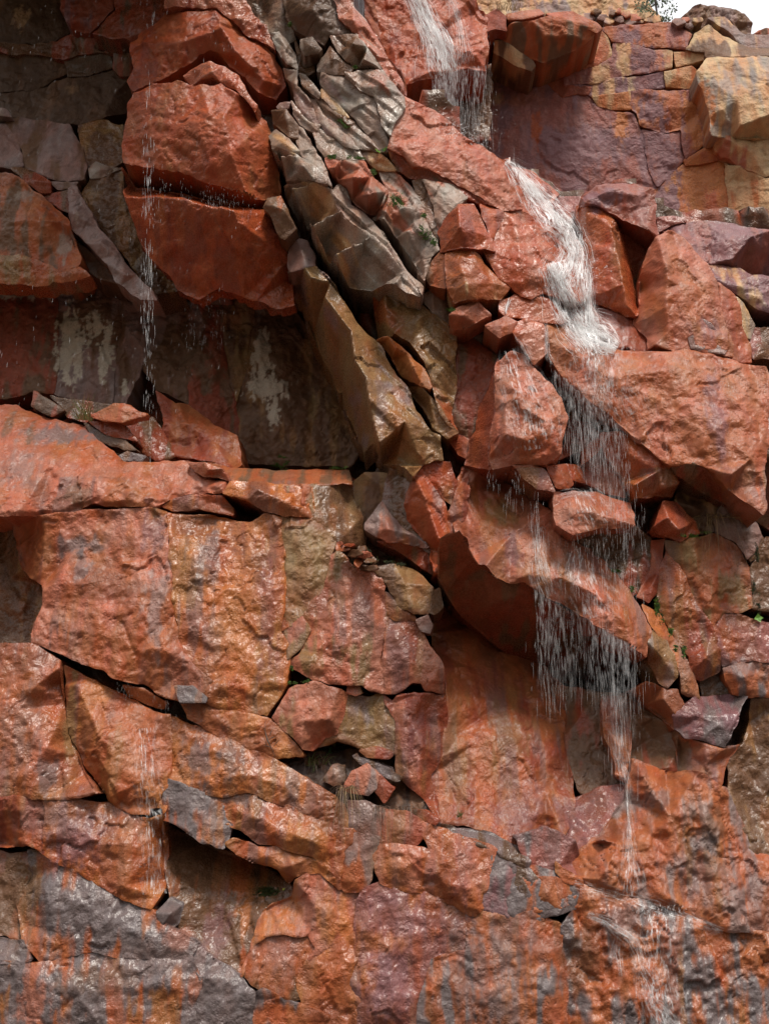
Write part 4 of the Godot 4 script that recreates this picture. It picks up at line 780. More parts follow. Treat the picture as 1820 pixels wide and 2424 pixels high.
	rock("red_block", "I", "red", "brick", 0.55, 0.0, 0.05, [1060, -30, 1130, -20, 1242, 80, 1264, 145, 1172, 180, 1040, 157, 1010, 110], [1090, 60, 0.2, 1150, 130, 0.2], {"label": "red block on the right with dry grass beside it, below the rounded block", "thick": 0.8})
	# overhanging slab and its underside
	rock("overhang_slab", "I", "pink", "rust", 0.35, -0.02, 0.14, [-34, -230, 40, -210, 150, -150, 330, -60, 440, 20, 482, 130, 640, 250, 800, 360, 890, 480, 962, 620, 987, 700, 962, 837, 900, 782, 760, 712, 660, 652, 560, 582, 420, 512, 300, 452, 200, 432, 50, 352, 0, 282, -75, 180, -100, 60, -60, -150],
		[60, 100, 0.15, 220, 150, 0.2, 300, 380, 0.2, 500, 400, 0.25, 700, 500, 0.2, 850, 650, 0.2], {"label": "sloping pink overhang slab that the falls wash over, dark hollow below it", "mix": -0.15, "edge": [2, -0.1, 3, -0.1]})
	rock("rock_face", "I", "brick", "brown", 0.0, 0.02, -0.50, [-175, 180, -80, 130, 0, 280, 50, 350, 200, 432, 420, 512, 660, 652, 900, 782, 965, 842, 1062, 992, 880, 1052, 700, 1052, 300, 902, 100, 752, -60, 622, -150, 482, -200, 382], [350, 640, 0.1, 100, 550, 0.1, 700, 850, 0.0], {"edge": [4, -0.1, 5, -0.1, 6, 0.0, 7, 0.1, 8, 0.2], "rough": 0.8})
	rock("rock_face", "I", "brown", "brick", -0.45, 0.0, 0.08, [440, 1000, 700, 1040, 900, 1040, 960, 1110, 900, 1420, 872, 1600, 780, 1720, 640, 1700, 540, 1500, 500, 1200])
	rock("rock_pillar", "I", "pink", "rust", 0.1, 0.0, 0.10, [715, 1062, 880, 1050, 887, 1250, 872, 1440, 872, 1572, 790, 1502, 770, 1350, 722, 1202], [800, 1150, 0.25, 820, 1350, 0.25, 840, 1520, 0.1], {"label": "slender pink rock rib hit by the falling water beneath the overhang"})
	rock("rock_face", "I", "brown", "brick", -0.2, 0.0, 0.10, [880, 1052, 962, 1112, 1062, 1192, 1142, 1262, 1152, 1482, 1080, 1472, 900, 1422, 872, 1500], [1000, 1300, 0.15])
	# ---------- right edge
	rock("red_pillar", "C", "red", "rust", -0.4, 0.05, 0.06, [595, 1147, 640, 1132, 720, 1172, 800, 1222, 835, 1302, 880, 1500, 922, 1700, 912, 1780, 870, 1780, 760, 1732, 652, 1682, 640, 1500, 605, 1342], [640, 1190, 0.15, 770, 1260, 0.3, 800, 1400, 0.3, 840, 1600, 0.3, 860, 1720, 0.2, 680, 1300, 0.1], {"label": "upright red pillar block right of the cascade, under the dark perched boulder", "mix": -0.15, "edge": [3, -0.1, 4, -0.35, 5, -0.5, 6, -0.5]})
	rock("perched_boulder", "C", "brick", "maroon", -0.5, 0.0, 0.06, [615, 1092, 680, 1042, 830, 1027, 1002, 1050, 1015, 1152, 1037, 1332, 980, 1312, 850, 1242, 800, 1207, 720, 1172, 640, 1122], [812, 1060, 0.15, 806, 1200, 0.35, 900, 1100, 0.15, 985, 1290, 0.2, 900, 1180, 0.05], {"label": "dark wet boulder perched on the upright red pillar", "thick": 1.0, "edge": [0, -0.3, 1, -0.3, 2, -0.2]})
	rock("rock_face", "C", "brick", "umber", -1.1, 0.0, 0.0, [835, 1290, 1000, 1340, 1015, 1400, 945, 1540, 925, 1700, 880, 1500], [], {"thick": 0.9})
	rock("purple_slab", "C", "purple", "maroon", -0.7, 0.0, 0.14, [1065, 1262, 1180, 1250, 1360, 1240, 1560, 1290, 1720, 1372, 1720, 1620, 1640, 1582, 1500, 1522, 1450, 1475, 1330, 1482, 1200, 1402, 1130, 1332, 1060, 1292], [1300, 1380, 0.2, 1450, 1460, 0.25, 1560, 1330, 0.35, 1350, 1260, 0.0], {"label": "dark purple wet slab resting across the rocks at the right edge", "edge": [4, 0.1, 5, -0.9, 6, -0.9, 7, -0.6], "thick": 1.0})
	rock("loose_stone", "C", "maroon", "brick", -0.9, 0.0, 0.1, [1025, 1222, 1100, 1215, 1180, 1222, 1192, 1245, 1100, 1262, 1045, 1300], [], {"label": "flat dark red stone between the perched boulder and the purple slab", "thick": 0.6})
	rock("rock_block", "F", "pink", "rust", 0.0, -0.03, 0.08, [1020, -90, 1080, -122, 1170, -90, 1292, 50, 1372, 150, 1392, 300, 1452, 512, 1440, 572, 1330, 547, 1232, 527, 1120, 552, 1020, 512, 980, 540, 970, 470, 900, 402, 922, 300, 942, 100, 1000, -40], [1045, -50, 0.15, 1090, 130, 0.25, 1082, 300, 0.25, 1100, 430, 0.15, 1250, 200, 0.15, 1300, 450, 0.1], {"label": "large pinkish block with a dark red left side, standing above the huge slab", "edge": [12, -0.2, 13, -0.35, 14, -0.45, 15, -0.4, 16, -0.3, 17, -0.1]})
	rock("rock_slab", "F", "mauve", "pink", 0.18, -0.02, 0.05, [1165, 312, 1200, 302, 1330, 402, 1422, 522, 1400, 557, 1222, 527, 1187, 422], [], {"label": "mauve flake on the face of the large pinkish block above the huge slab", "thick": 0.3})
	rock("rock_slab", "F", "red", "rust", -0.1, -0.06, 0.05, [1382, 157, 1440, 202, 1500, 302, 1512, 402, 1562, 502, 1562, 602, 1442, 582, 1452, 512, 1402, 352], [1450, 350, 0.12])
	rock("rock_slab", "F", "tan", "grey", -0.3, -0.05, 0.03, [1470, 242, 1512, 282, 1582, 402, 1562, 482, 1522, 472, 1502, 332])
	rock("rock_slab", "F", "purple", "tan", -0.35, 0.0, 0.10, [1310, 62, 1490, 72, 1562, 122, 1661, 182, 1720, 222, 1720, 402, 1600, 332, 1500, 252, 1420, 182, 1350, 132], [1560, 200, 0.15], {"edge": [6, -0.1, 7, -0.1]})
	rock("rock_block", "F", "brown", "maroon", -0.3, 0.0, 0.05, [1560, 422, 1661, 372, 1720, 380, 1720, 640, 1582, 592, 1552, 562], [1640, 480, 0.12])
	rock("rock_face", "F", "brick", "maroon", -0.35, 0.0, 0.10, [650, 262, 760, 312, 870, 362, 930, 402, 970, 472, 972, 547, 890, 552, 870, 522, 800, 532, 700, 442, 690, 352])
	# right wall, lower
	rock("rock_slab", "I", "brick", "rust", 0.3, 0.06, 0.03, [1050, 362, 1092, 240, 1162, 352, 1252, 522, 1312, 602, 1372, 802, 1377, 922, 1282, 972, 1222, 932, 1202, 832, 1102, 682, 1042, 562, 1042, 482], [1160, 550, 0.2, 1300, 850, 0.2], {"edge": [4, 0.05]})
	rock("rock_face", "I", "rust", "olive", 0.25, -0.05, 0.05, [1072, 182, 1232, 174, 1370, 150, 1482, 212, 1567, 332, 1572, 552, 1502, 592, 1422, 592, 1332, 682, 1312, 602, 1252, 512, 1162, 342, 1092, 240], [1250, 350, 0.15, 1350, 400, 0.2, 1320, 560, 0.15])
	rock("rock_face", "I", "maroon", "rust", 0.3, -0.03, 0.05, [1332, 692, 1422, 602, 1502, 602, 1582, 642, 1661, 772, 1720, 922, 1572, 862, 1472, 892, 1392, 902, 1372, 802], [1450, 700, 0.12])
	rock("rock_block", "I", "mauve", "brown", 0.1, 0.0, 0.05, [1390, -10, 1470, 20, 1560, 60, 1612, 160, 1580, 260, 1545, 287, 1480, 200, 1370, 145, 1350, 80], [1500, 130, 0.15])
	rock("rock_block", "I", "brown", "olive", 0.15, 0.0, 0.03, [1560, 340, 1640, 160, 1720, 140, 1720, 760, 1661, 740, 1580, 560])
	rock("rock_slab", "I", "orange", "rust", 0.45, 0.0, 0.05, [950, 547, 1042, 602, 1132, 742, 1212, 902, 1252, 952, 1272, 1082, 1182, 1052, 1142, 902, 1092, 782, 990, 672], [1100, 750, 0.12])
	rock("olive_block", "I", "olive", "grey", 0.5, 0.0, 0.04, [975, 762, 1000, 692, 1082, 742, 1132, 852, 1142, 962, 1092, 1012, 1040, 982, 980, 882], [1060, 850, 0.15], {"label": "small olive-grey block just right of the tip of the overhang slab", "edge": [6, -0.2, 7, -0.2]})
	rock("rock_block", "I", "rust", "brick", 0.5, 0.0, 0.05, [908, 1012, 962, 975, 1062, 1012, 1152, 1022, 1202, 1152, 1132, 1172, 1132, 1252, 1062, 1192, 962, 1112], [1060, 1080, 0.15])
	rock("rock_block", "I", "umber", "brown", -0.2, 0.0, 0.0, [1270, 972, 1390, 920, 1452, 1062, 1382, 1052, 1290, 1062])
	rock("rock_block", "I", "rust", "slate", 0.5, 0.0, 0.10, [1390, 912, 1470, 892, 1572, 872, 1720, 922, 1720, 1012, 1560, 1072, 1452, 1062], [1520, 960, 0.1])
	rock("rock_face", "I", "purple", "slate", 0.6, 0.0, 0.10, [1132, 1172, 1232, 1082, 1382, 1062, 1540, 1072, 1442, 1252, 1402, 1352, 1202, 1302, 1142, 1252], [1280, 1180, 0.15], {"mix": 0.1})
	rock("rock_face", "I", "rust", "brown", 0.6, 0.0, 0.04, [1142, 1262, 1300, 1332, 1402, 1362, 1502, 1332, 1432, 1402, 1402, 1562, 1442, 1670, 1250, 1690, 1152, 1482], [1300, 1450, 0.2])
	rock("rock_face", "I", "brown", "olive", 0.3, -0.06, 0.04, [1562, 1082, 1720, 1012, 1720, 2250, 1661, 2190, 1560, 1950, 1502, 1800, 1442, 1602, 1432, 1402, 1502, 1332, 1552, 1202], [1600, 1400, 0.15, 1560, 1700, 0.1])
	rock("rock_face", "L", "rust", "mauve", 0.85, 0.0, 0.08, [872, 330, 900, 182, 1080, 232, 1250, 262, 1430, 332, 1500, 500, 1560, 702, 1661, 902, 1720, 960, 1720, 1180, 1661, 1165, 1400, 1132, 1100, 1002, 930, 962, 850, 942, 600, 842, 525, 742, 650, 650, 722, 602, 800, 480, 862, 400],
		[1000, 350, 0.15, 1100, 500, 0.1, 1300, 480, 0.15, 1300, 700, 0.0, 1000, 600, 0.05, 720, 625, 0.2, 820, 650, 0.1, 830, 920, 0.2, 700, 850, 0.25, 905, 790, 0.05, 990, 680, 0.2, 1060, 800, 0.2, 1090, 960, 0.2, 1400, 900, 0.1, 1550, 1000, 0.05, 1200, 850, 0.0], {"mix": 0.0, "rough": 1.7})
	rock("rock_face", "L", "rust", "slate", 1.25, 0.0, 0.05, [610, 880, 850, 952, 930, 972, 1100, 1012, 1400, 1142, 1661, 1180, 1720, 1220, 1720, 1700, 506, 1700, 506, 1130, 600, 1002], [700, 1200, 0.15, 700, 1400, 0.05, 900, 1100, 0.2, 900, 1450, 0.15, 1200, 1150, 0.25, 1300, 1400, 0.25, 1500, 1300, 0.2, 560, 1300, -0.05, 800, 1600, 0.1], {"rough": 1.6, "mix": 0.0})
	# ---------- far: rock under the upper fall and the back wall
	rock("red_cliff_block", "B", "red", "brick", -2.4, -0.02, 0.08, [540, -30, 1190, -30, 1262, 60, 1312, 112, 1312, 250, 1302, 387, 1200, 372, 1000, 442, 860, 472, 740, 335, 690, 205, 640, 102], [800, 150, 0.15, 1000, 200, 0.25, 1150, 250, 0.2, 1000, 400, 0.2, 1250, 300, 0.25], {"label": "red rock face under the uppermost waterfall", "mix": -0.1, "thick": 2.0})
	rock("rock_face", "B", "brown", "brick", -3.6, 0.0, 0.02, [830, 400, 1000, 420, 1320, 370, 1340, 520, 1330, 800, 1200, 790, 1000, 640, 860, 560], [], {"thick": 1.0})
	var R := {"mat": "damp", "rough": 0.55, "bevel": 0.02}
	rock("roof_block", "C", "rust", "brown", -3.2, 0.0, -0.22, [150, 212, 210, 132, 430, 97, 580, 132, 692, 162, 640, 232, 560, 282, 400, 347, 340, 332, 180, 252], [400, 200, 0.15, 560, 200, 0.1], {"mat": "damp", "label": "overhanging reddish roof block at the top of the back wall"})
	rock("rock_block", "C", "brick", "maroon", -3.0, 0.0, 0.05, [38, 92, 130, 52, 182, 92, 187, 172, 130, 162, 80, 172], [120, 100, 0.1], R)
	rock("rock_slab", "C", "rust", "pink", -3.2, 0.0, 0.05, [190, 82, 370, 50, 402, 76, 300, 100, 200, 112], [], R)
	rock("rock_slab", "C", "rust", "pink", -3.1, 0.0, 0.05, [402, 76, 560, 70, 692, 122, 722, 155, 692, 182, 580, 127, 440, 97], [], R)
	rock("rock_block", "C", "brown", "tan", -3.5, 0.0, 0.0, [128, 232, 170, 226, 330, 322, 352, 372, 330, 402, 250, 372, 120, 292], [], R)
	rock("rock_face", "C", "brown", "rust", -4.6, 0.0, 0.0, [60, 160, 180, 250, 340, 340, 400, 350, 500, 310, 500, 385, 385, 395, 80, 480, 40, 300], [], R)
	rock("rock_block", "C", "tan", "rust", -4.3, 0.0, 0.03, [500, 312, 620, 232, 722, 172, 762, 242, 782, 302, 702, 362, 560, 392, 500, 382], [640, 300, 0.08], R)
	rock("rock_block", "C", "rust", "maroon", -4.3, 0.0, 0.05, [730, 152, 880, 132, 1052, 130, 1132, 132, 1222, 192, 1182, 282, 1052, 272, 900, 242, 770, 242], [950, 190, 0.1], R)
	rock("rock_block", "C", "maroon", "tan", -4.3, 0.0, 0.02, [780, 246, 890, 246, 1010, 282, 1017, 392, 880, 412, 702, 462, 522, 472, 520, 402, 702, 364, 782, 312], [800, 370, 0.08], {"mat": "damp", "mix": -0.1, "rough": 0.55, "bevel": 0.02})
	rock("rock_block", "C", "pink", "tan", -4.2, 0.0, 0.02, [1000, 282, 1117, 287, 1117, 372, 1060, 392, 1017, 390], [], R)
	rock("rock_block", "C", "tan", "rust", -4.2, 0.0, 0.02, [1120, 292, 1302, 290, 1302, 332, 1232, 352, 1142, 372], [], R)
	rock("rock_block", "C", "brown", "tan", -4.1, 0.0, 0.06, [1182, 282, 1240, 190, 1322, 150, 1400, 200, 1550, 272, 1661, 292, 1312, 322, 1300, 290], [], R)
	rock("rock_block", "C", "brick", "rust", -4.35, 0.0, 0.02, [385, 395, 500, 384, 520, 472, 662, 482, 652, 532, 510, 542, 385, 432], [], R)
	rock("rock_block", "C", "purple", "tan", -4.3, 0.0, 0.02, [530, 476, 640, 472, 800, 442, 1067, 402, 1072, 487, 880, 507, 740, 532, 662, 537], [], R)
	rock("rock_block", "C", "orange", "tan", -4.2, 0.0, 0.02, [1075, 402, 1222, 372, 1252, 392, 1272, 492, 1080, 487], [1170, 430, 0.06], R)
	rock("rock_block", "C", "orange", "tan", -4.3, 0.0, 0.02, [667, 540, 880, 515, 882, 612, 780, 612, 702, 592], [], R)
	rock("rock_face", "C", "rust", "maroon", -4.22, 0.0, 0.03, [885, 512, 1272, 497, 1312, 602, 1342, 792, 1182, 902, 1152, 722, 1052, 742, 932, 702, 922, 642, 892, 612], [1100, 600, 0.12, 1220, 750, 0.12], R)
	rock("rock_face", "C", "maroon", "purple", -4.35, 0.0, 0.02, [80, 482, 380, 402, 510, 482, 662, 542, 780, 617, 902, 642, 932, 722, 1000, 962, 1032, 1062, 1010, 1210, 830, 1230, 610, 1200, 490, 1120, 330, 1000, 140, 900, 20, 760, 80, 602], [500, 620, 0.1, 400, 800, 0.15, 700, 800, 0.15, 900, 900, 0.05, 700, 980, 0.1], R)
	rock("rock_face", "C", "maroon", "purple", -4.3, 0.0, 0.03, [935, 722, 1052, 750, 1152, 732, 1172, 902, 1140, 952, 1030, 1042, 990, 952], [], R)
	rock("rock_face", "C", "orange", "rust", -4.2, 0.0, 0.04, [1030, 1052, 1170, 932, 1370, 907, 1412, 922, 1452, 1252, 1400, 1300, 1180, 1300, 1010, 1270, 1010, 1062], [1200, 1100, 0.12], R)
	rock("rock_block", "C", "orange", "rust", -4.1, 0.0, 0.03, [1180, 902, 1342, 812, 1382, 902, 1190, 927], [], R)
	rock("tan_block", "C", "tan", "grey", -3.5, 0.02, 0.02, [1250, 392, 1312, 327, 1661, 292, 1720, 302, 1720, 800, 1560, 785, 1450, 772, 1380, 777, 1342, 762, 1300, 562], [1380, 765, 0.05, 1500, 705, 0.25, 1600, 670, 0.25, 1700, 630, 0.25, 1480, 560, 0.2, 1620, 480, 0.15], {"mat": "damp", "label": "big tan block overhanging at the upper right edge", "edge": [4, -0.5, 5, -0.4, 6, -0.2], "mix": -0.1, "rough": 0.6})
	rock("tan_block", "C", "tan", "pink", -3.7, 0.0, 0.03, [1350, 832, 1402, 767, 1560, 785, 1720, 802, 1720, 1002, 1640, 992, 1500, 922, 1382, 892], [1550, 850, 0.12], {"mat": "damp", "label": "tan wedge block directly below the big overhanging tan block"})
	rock("rock_face", "C", "tan", "orange", -3.9, 0.0, 0.03, [1400, 922, 1500, 927, 1640, 1002, 1720, 1012, 1720, 1400, 1560, 1340, 1450, 1260], [], R)
	# skyline
	rock("rock_face", "C", "tan", "mauve", -7.5, 0.0, 0.45, [-60, -30, 925, -30, 990, 60, 1060, 112, 900, 135, 730, 152, 560, 100, 400, 90, 130, 80, -60, 100], [], {"mat": "damp", "thick": 1.5})
	rock("boulder", "C", "brown", "mauve", -4.6, 0.0, 0.06, [1140, 152, 1162, 100, 1232, 32, 1300, 20, 1362, 22, 1490, 52, 1562, 122, 1552, 172, 1480, 172, 1420, 122, 1322, 102, 1300, 150, 1240, 192, 1182, 142], [1300, 70, 0.2, 1450, 100, 0.2, 1220, 120, 0.2], {"mat": "damp", "rough": 2.2, "label": "rough brown boulder on the skyline against the white sky"})
	rock("rock_slab", "C", "mauve", "tan", -4.2, 0.0, 0.10, [1310, 97, 1400, 92, 1522, 182, 1661, 282, 1540, 272, 1440, 182], [], R)
	rock("boulder", "C", "pink", "brown", -4.4, 0.0, 0.05, [1555, 182, 1640, 152, 1720, 182, 1720, 300, 1661, 282, 1610, 222], [], {"mat": "damp", "label": "small pink boulder at the right end of the skyline"})
	for s in [[640, 90], [690, 60], [730, 95], [780, 70], [820, 105], [860, 75], [905, 95], [950, 80], [990, 105], [880, 115], [760, 115], [940, 112], [1020, 112], [830, 60], [1150, 120], [1190, 105], [1210, 145], [1260, 110]]:
		var pts := []
		var q := rng.randf_range(18, 34)
		for k in 5:
			var an := k * TAU / 5.0 + rng.randf() * 0.5
			pts.append(s[0] + cos(an) * q * 1.3 * rng.randf_range(0.75, 1.1)); pts.append(s[1] + sin(an) * q * 0.75 * rng.randf_range(0.75, 1.1))
		rock("rubble_stone", "C", ["brown", "mauve", "pink"][int(s[0]) % 3], "tan", -5.6 if s[0] < 1100 else -4.2, rng.randf_range(-0.4, 0.4), rng.randf_range(-0.1, 0.6), pts, [], {"label": "small brown stone of the rubble along the top of the back wall", "group": "rubble stones along the cliff top", "thick": 0.4, "cat": "stone", "mat": "damp"})

func img_tex(im: Image) -> ImageTexture:
	im.generate_mipmaps()
	return ImageTexture.create_from_image(im)

# relief finer than the meshes: rough grain in patches, smooth cleaved stone between, fracture lines
func stone_bumps() -> ImageTexture:
	var fine := FastNoiseLite.new()
	noise(fine, 21, 0.033, 6)
	fine.fractal_gain = 0.57
	var mid_ := FastNoiseLite.new()
	noise(mid_, 22, 0.013, 4, FastNoiseLite.TYPE_SIMPLEX_SMOOTH, FastNoiseLite.FRACTAL_RIDGED)
	var mask := FastNoiseLite.new()
	noise(mask, 23, 0.006, 2)
	var n := 1024
	var b := 160
	var data := PackedFloat32Array(); data.resize(n * n)
	for y in n:
		var ty := smoothstep(0.0, 1.0, float(y) / b) if y < b else 1.0
		for x in n:
			var h := bump_at(fine, mid_, mask, x, y)
			var tx := 1.0
			if x < b:
				tx = smoothstep(0.0, 1.0, float(x) / b)
				h = lerpf(bump_at(fine, mid_, mask, x + n, y), h, tx)
			if y < b:
				var g := bump_at(fine, mid_, mask, x, y + n)
				if x < b: g = lerpf(bump_at(fine, mid_, mask, x + n, y + n), g, tx)
				h = lerpf(g, h, ty)
			data[y * n + x] = h
	var im := Image.create_from_data(n, n, false, Image.FORMAT_RF, data.to_byte_array())
	im.bump_map_to_normal_map(1.0)
	return img_tex(im)

func bump_at(fine: FastNoiseLite, mid_: FastNoiseLite, mask: FastNoiseLite, x: float, y: float) -> float:
	var a := 0.45 + 0.7 * smoothstep(-0.25, 0.3, mask.get_noise_2d(x, y))
	return fine.get_noise_2d(x, y) * 4.2 * a + mid_.get_noise_2d(x, y * 1.25) * 0.3 + fac(x * 0.026, y * 0.030, 15) * 2.6 + fac(y * 0.075, x * 0.068, 16) * 1.1 * a

func stone_material(called: String, rlo: float, rhi: float, bumps: Texture2D) -> void:
	var m := StandardMaterial3D.new()
	m.vertex_color_use_as_albedo = true
	m.uv1_triplanar = true
	m.uv1_world_triplanar = true
	m.uv1_scale = Vector3(0.55, 0.55, 0.55)
	# grain: mid-grey speckle that multiplies the stone's colour
	var n := FastNoiseLite.new()
	noise(n, 11, 0.045, 5)
	var g := n.get_seamless_image(1024, 1024)
	var n2 := FastNoiseLite.new()
	noise(n2, 12, 0.16, 2)
	var sp := n2.get_seamless_image(1024, 1024)
	var grain := Image.create(1024, 1024, false, Image.FORMAT_RGB8)
	var rim_ := Image.create(1024, 1024, false, Image.FORMAT_RGB8)
	var gd := g.get_data()
	var sdta := sp.get_data()
	var out := PackedByteArray(); out.resize(1024 * 1024 * 3)
	var rout := PackedByteArray(); rout.resize(1024 * 1024 * 3)
	for i in 1024 * 1024:
		var a := gd[i]
		var b := sdta[i]
		var v := clampi(int(226 + (a - 128) * 0.22 + (b - 128) * 0.7), 90, 255)
		out[3 * i] = v; out[3 * i + 1] = v; out[3 * i + 2] = v
		var r := clampi(int((rlo + (rhi - rlo) * clampf((a - 70) / 115.0, 0, 1)) * 255), 10, 255)
		rout[3 * i] = r; rout[3 * i + 1] = r; rout[3 * i + 2] = r
	grain = Image.create_from_data(1024, 1024, false, Image.FORMAT_RGB8, out)
	rim_ = Image.create_from_data(1024, 1024, false, Image.FORMAT_RGB8, rout)
	m.albedo_texture = img_tex(grain)
	m.roughness_texture = img_tex(rim_)
	m.roughness = 1.0
	m.metallic_specular = 0.42
	m.normal_enabled = true
	m.normal_texture = bumps
	m.normal_scale = 1.0
	M[called] = m

func _ready() -> void:
	# ---- camera, sky, light
	var cam := Camera3D.new()
	cam.name = "camera"
	add_child(cam)
	cam.position = CAM
	cam.rotation.x = PITCH
	cam.fov = FOV
	cam.far = 400.0
	cam.current = true
	var we := WorldEnvironment.new()
	we.name = "environment"
	var env := Environment.new()
	env.background_mode = Environment.BG_SKY
	var sky := Sky.new()
	var sm := ProceduralSkyMaterial.new()
	sm.sky_top_color = Color(0.97, 0.97, 0.98)
	sm.sky_horizon_color = Color(0.47, 0.475, 0.485)
	sm.sky_curve = 0.4
	sm.ground_bottom_color = Color(0.10, 0.09, 0.08)
	sm.ground_horizon_color = Color(0.25, 0.25, 0.26)
	sm.sun_angle_max = 1.0
	sky.sky_material = sm
	env.sky = sky
	env.background_energy_multiplier = 0.75
	env.tonemap_mode = Environment.TONE_MAPPER_LINEAR
	env.tonemap_exposure = 2.25
	env.sdfgi_enabled = true
	env.ssao_enabled = true
	env.ssil_enabled = true
	we.environment = env
	add_child(we)
	var sun := DirectionalLight3D.new()
	sun.name = "sun"
	sun.light_energy = 0.5
	sun.light_color = Color(1.0, 0.97, 0.93)
	sun.light_angular_distance = 14.0
	sun.shadow_enabled = true
	sun.rotation_degrees = Vector3(-62, 24, 0)
	add_child(sun)
	# ---- noise and materials
	rng.seed = 7
	table.resize(16384)
	for i in 16384: table[i] = rng.randf_range(-1.0, 1.0)
	noise(n_big, 1, 0.55, 2)
	noise(n_ridge, 2, 1.5, 5, FastNoiseLite.TYPE_SIMPLEX_SMOOTH, FastNoiseLite.FRACTAL_RIDGED)
	noise(n_chip, 3, 2.1, 2, FastNoiseLite.TYPE_CELLULAR)
	n_chip.cellular_return_type = FastNoiseLite.RETURN_DISTANCE2_SUB
	noise(n_fine, 4, 7.0, 3)
	noise(n_warp, 5, 1.0, 3)
	noise(n_col, 6, 0.9, 4)
	noise(n_streak, 7, 1.0, 4)
	var bumps := stone_bumps()
	stone_material("wet", 0.16, 0.40, bumps)
	stone_material("moist", 0.30, 0.60, bumps)
	stone_material("damp", 0.45, 0.8, bumps)
	raster.resize(RNX * RNY); raster.fill(-99.0)
	cliff = Node3D.new()
	cliff.name = "cliff"
	cliff.set_meta("kind", "structure")
	cliff.set_meta("label", "steep wet cliff of red and brown rock")
	add_child(cliff)
	build_stains()
	build_rocks()
	weld()
	for d in noted: build_stone(d)
	print("rocks ", rock_no, " ms ", Time.get_ticks_msec())
	build_backing()
	print("backing ms ", Time.get_ticks_msec())
	build_water()
	build_plants()
	build_ground()
	build_hillside()
	print("done ms ", Time.get_ticks_msec())

# bedrock behind the joints: a rough sheet a little behind the stones
func build_backing() -> void:
	var step := 5
	var nx := RNX / step
	var ny := RNY / step
	var low := PackedFloat32Array(); low.resize(nx * ny); low.fill(-99.0)
	for j in ny:
		for i in nx:
			var s := 99.0
			var c := 0
			for b in step:
				for a in step:
					var r := raster[(j * step + b) * RNX + i * step + a]
					if r > -50: s = minf(s, r); c += 1
			if c > 0: low[j * nx + i] = s
	# fill empty squares from their neighbours, then smooth downwards
	for pass_ in 14:
		var nw := low.duplicate()
		for j in ny:
			for i in nx:
				var best := 99.0
				var own := low[j * nx + i]
				for d in [[-1, 0], [1, 0], [0, -1], [0, 1]]:
					var x: int = i + d[0]
					var y: int = j + d[1]
					if x < 0 or y < 0 or x >= nx or y >= ny: continue
					var q := low[y * nx + x]
					if q > -50: best = minf(best, q)
				if own < -50 and best < 50: nw[j * nx + i] = best
				elif pass_ < 2 and own > -50 and best < 50: nw[j * nx + i] = minf(own, best)
		low = nw
	var st := SurfaceTool.new()
	st.begin(Mesh.PRIMITIVE_TRIANGLES)
	st.set_smooth_group(0)
	var fine := 2
	var mx := (nx - 1) * fine
	var my := (ny - 1) * fine
	var ok := PackedByteArray(); ok.resize((mx + 1) * (my + 1))
	var tops := PackedFloat32Array(); tops.resize(RNX); tops.fill(-99.0)
	for j in RNY:
		for i in RNX:
			if raster[j * RNX + i] > -50: tops[i] = RV0 + j * RC
	for j in my + 1:
		for i in mx + 1:
			var w := low[mini(ny - 1, j / fine) * nx + mini(nx - 1, i / fine)]
			var u := RU0 + (i + 0.5 * fine) * RC * step / fine
			var v := RV0 + (j + 0.5 * fine) * RC * step / fine
			var p := Vector3(u, v, w - 0.55 + relief(u, v, 3.3, 3.0))
			ok[j * (mx + 1) + i] = 1 if w > -50 else 0
			# nothing stands above the skyline
			if v > tops[clampi(int((u - RU0) / RC), 0, RNX - 1)] - 0.25: ok[j * (mx + 1) + i] = 0
			st.set_color(tint(p, COL["umber"], COL["brick"], 0.0, 1.0)); st.add_vertex(p)
	for j in my:
		for i in mx:
			var a := j * (mx + 1) + i
			if ok[a] + ok[a + 1] + ok[a + mx + 1] + ok[a + mx + 2] < 4: continue
			for q in [a, a + mx + 1, a + 1, a + 1, a + mx + 1, a + mx + 2]: st.add_index(q)
	st.generate_normals()
	var o := MeshInstance3D.new()
	o.name = "bedrock"
	o.mesh = st.commit()
	o.material_override = M["wet"]
	cliff.add_child(o)

func build_ground() -> void:
	var st := SurfaceTool.new()
	st.begin(Mesh.PRIMITIVE_TRIANGLES)
	var n := 40
	for j in n + 1:
		for i in n + 1:
			var x := lerpf(-120, 120, float(i) / n)
			var z := lerpf(-6, 180, float(j) / n)
			st.set_color(Color(0.10, 0.065, 0.05))
			st.add_vertex(Vector3(x, -2.6 + n_big.get_noise_2d(x * 0.2, z * 0.2) * 0.3, z))
	for j in n:
		for i in n:
			var a := j * (n + 1) + i
			for q in [a, a + 1, a + n + 1, a + 1, a + n + 2, a + n + 1]: st.add_index(q)
	st.generate_normals()
	var o := MeshInstance3D.new()
	o.name = "ground"
	o.mesh = st.commit()
	o.material_override = M["damp"]
	o.set_meta("kind", "structure")
	add_child(o)


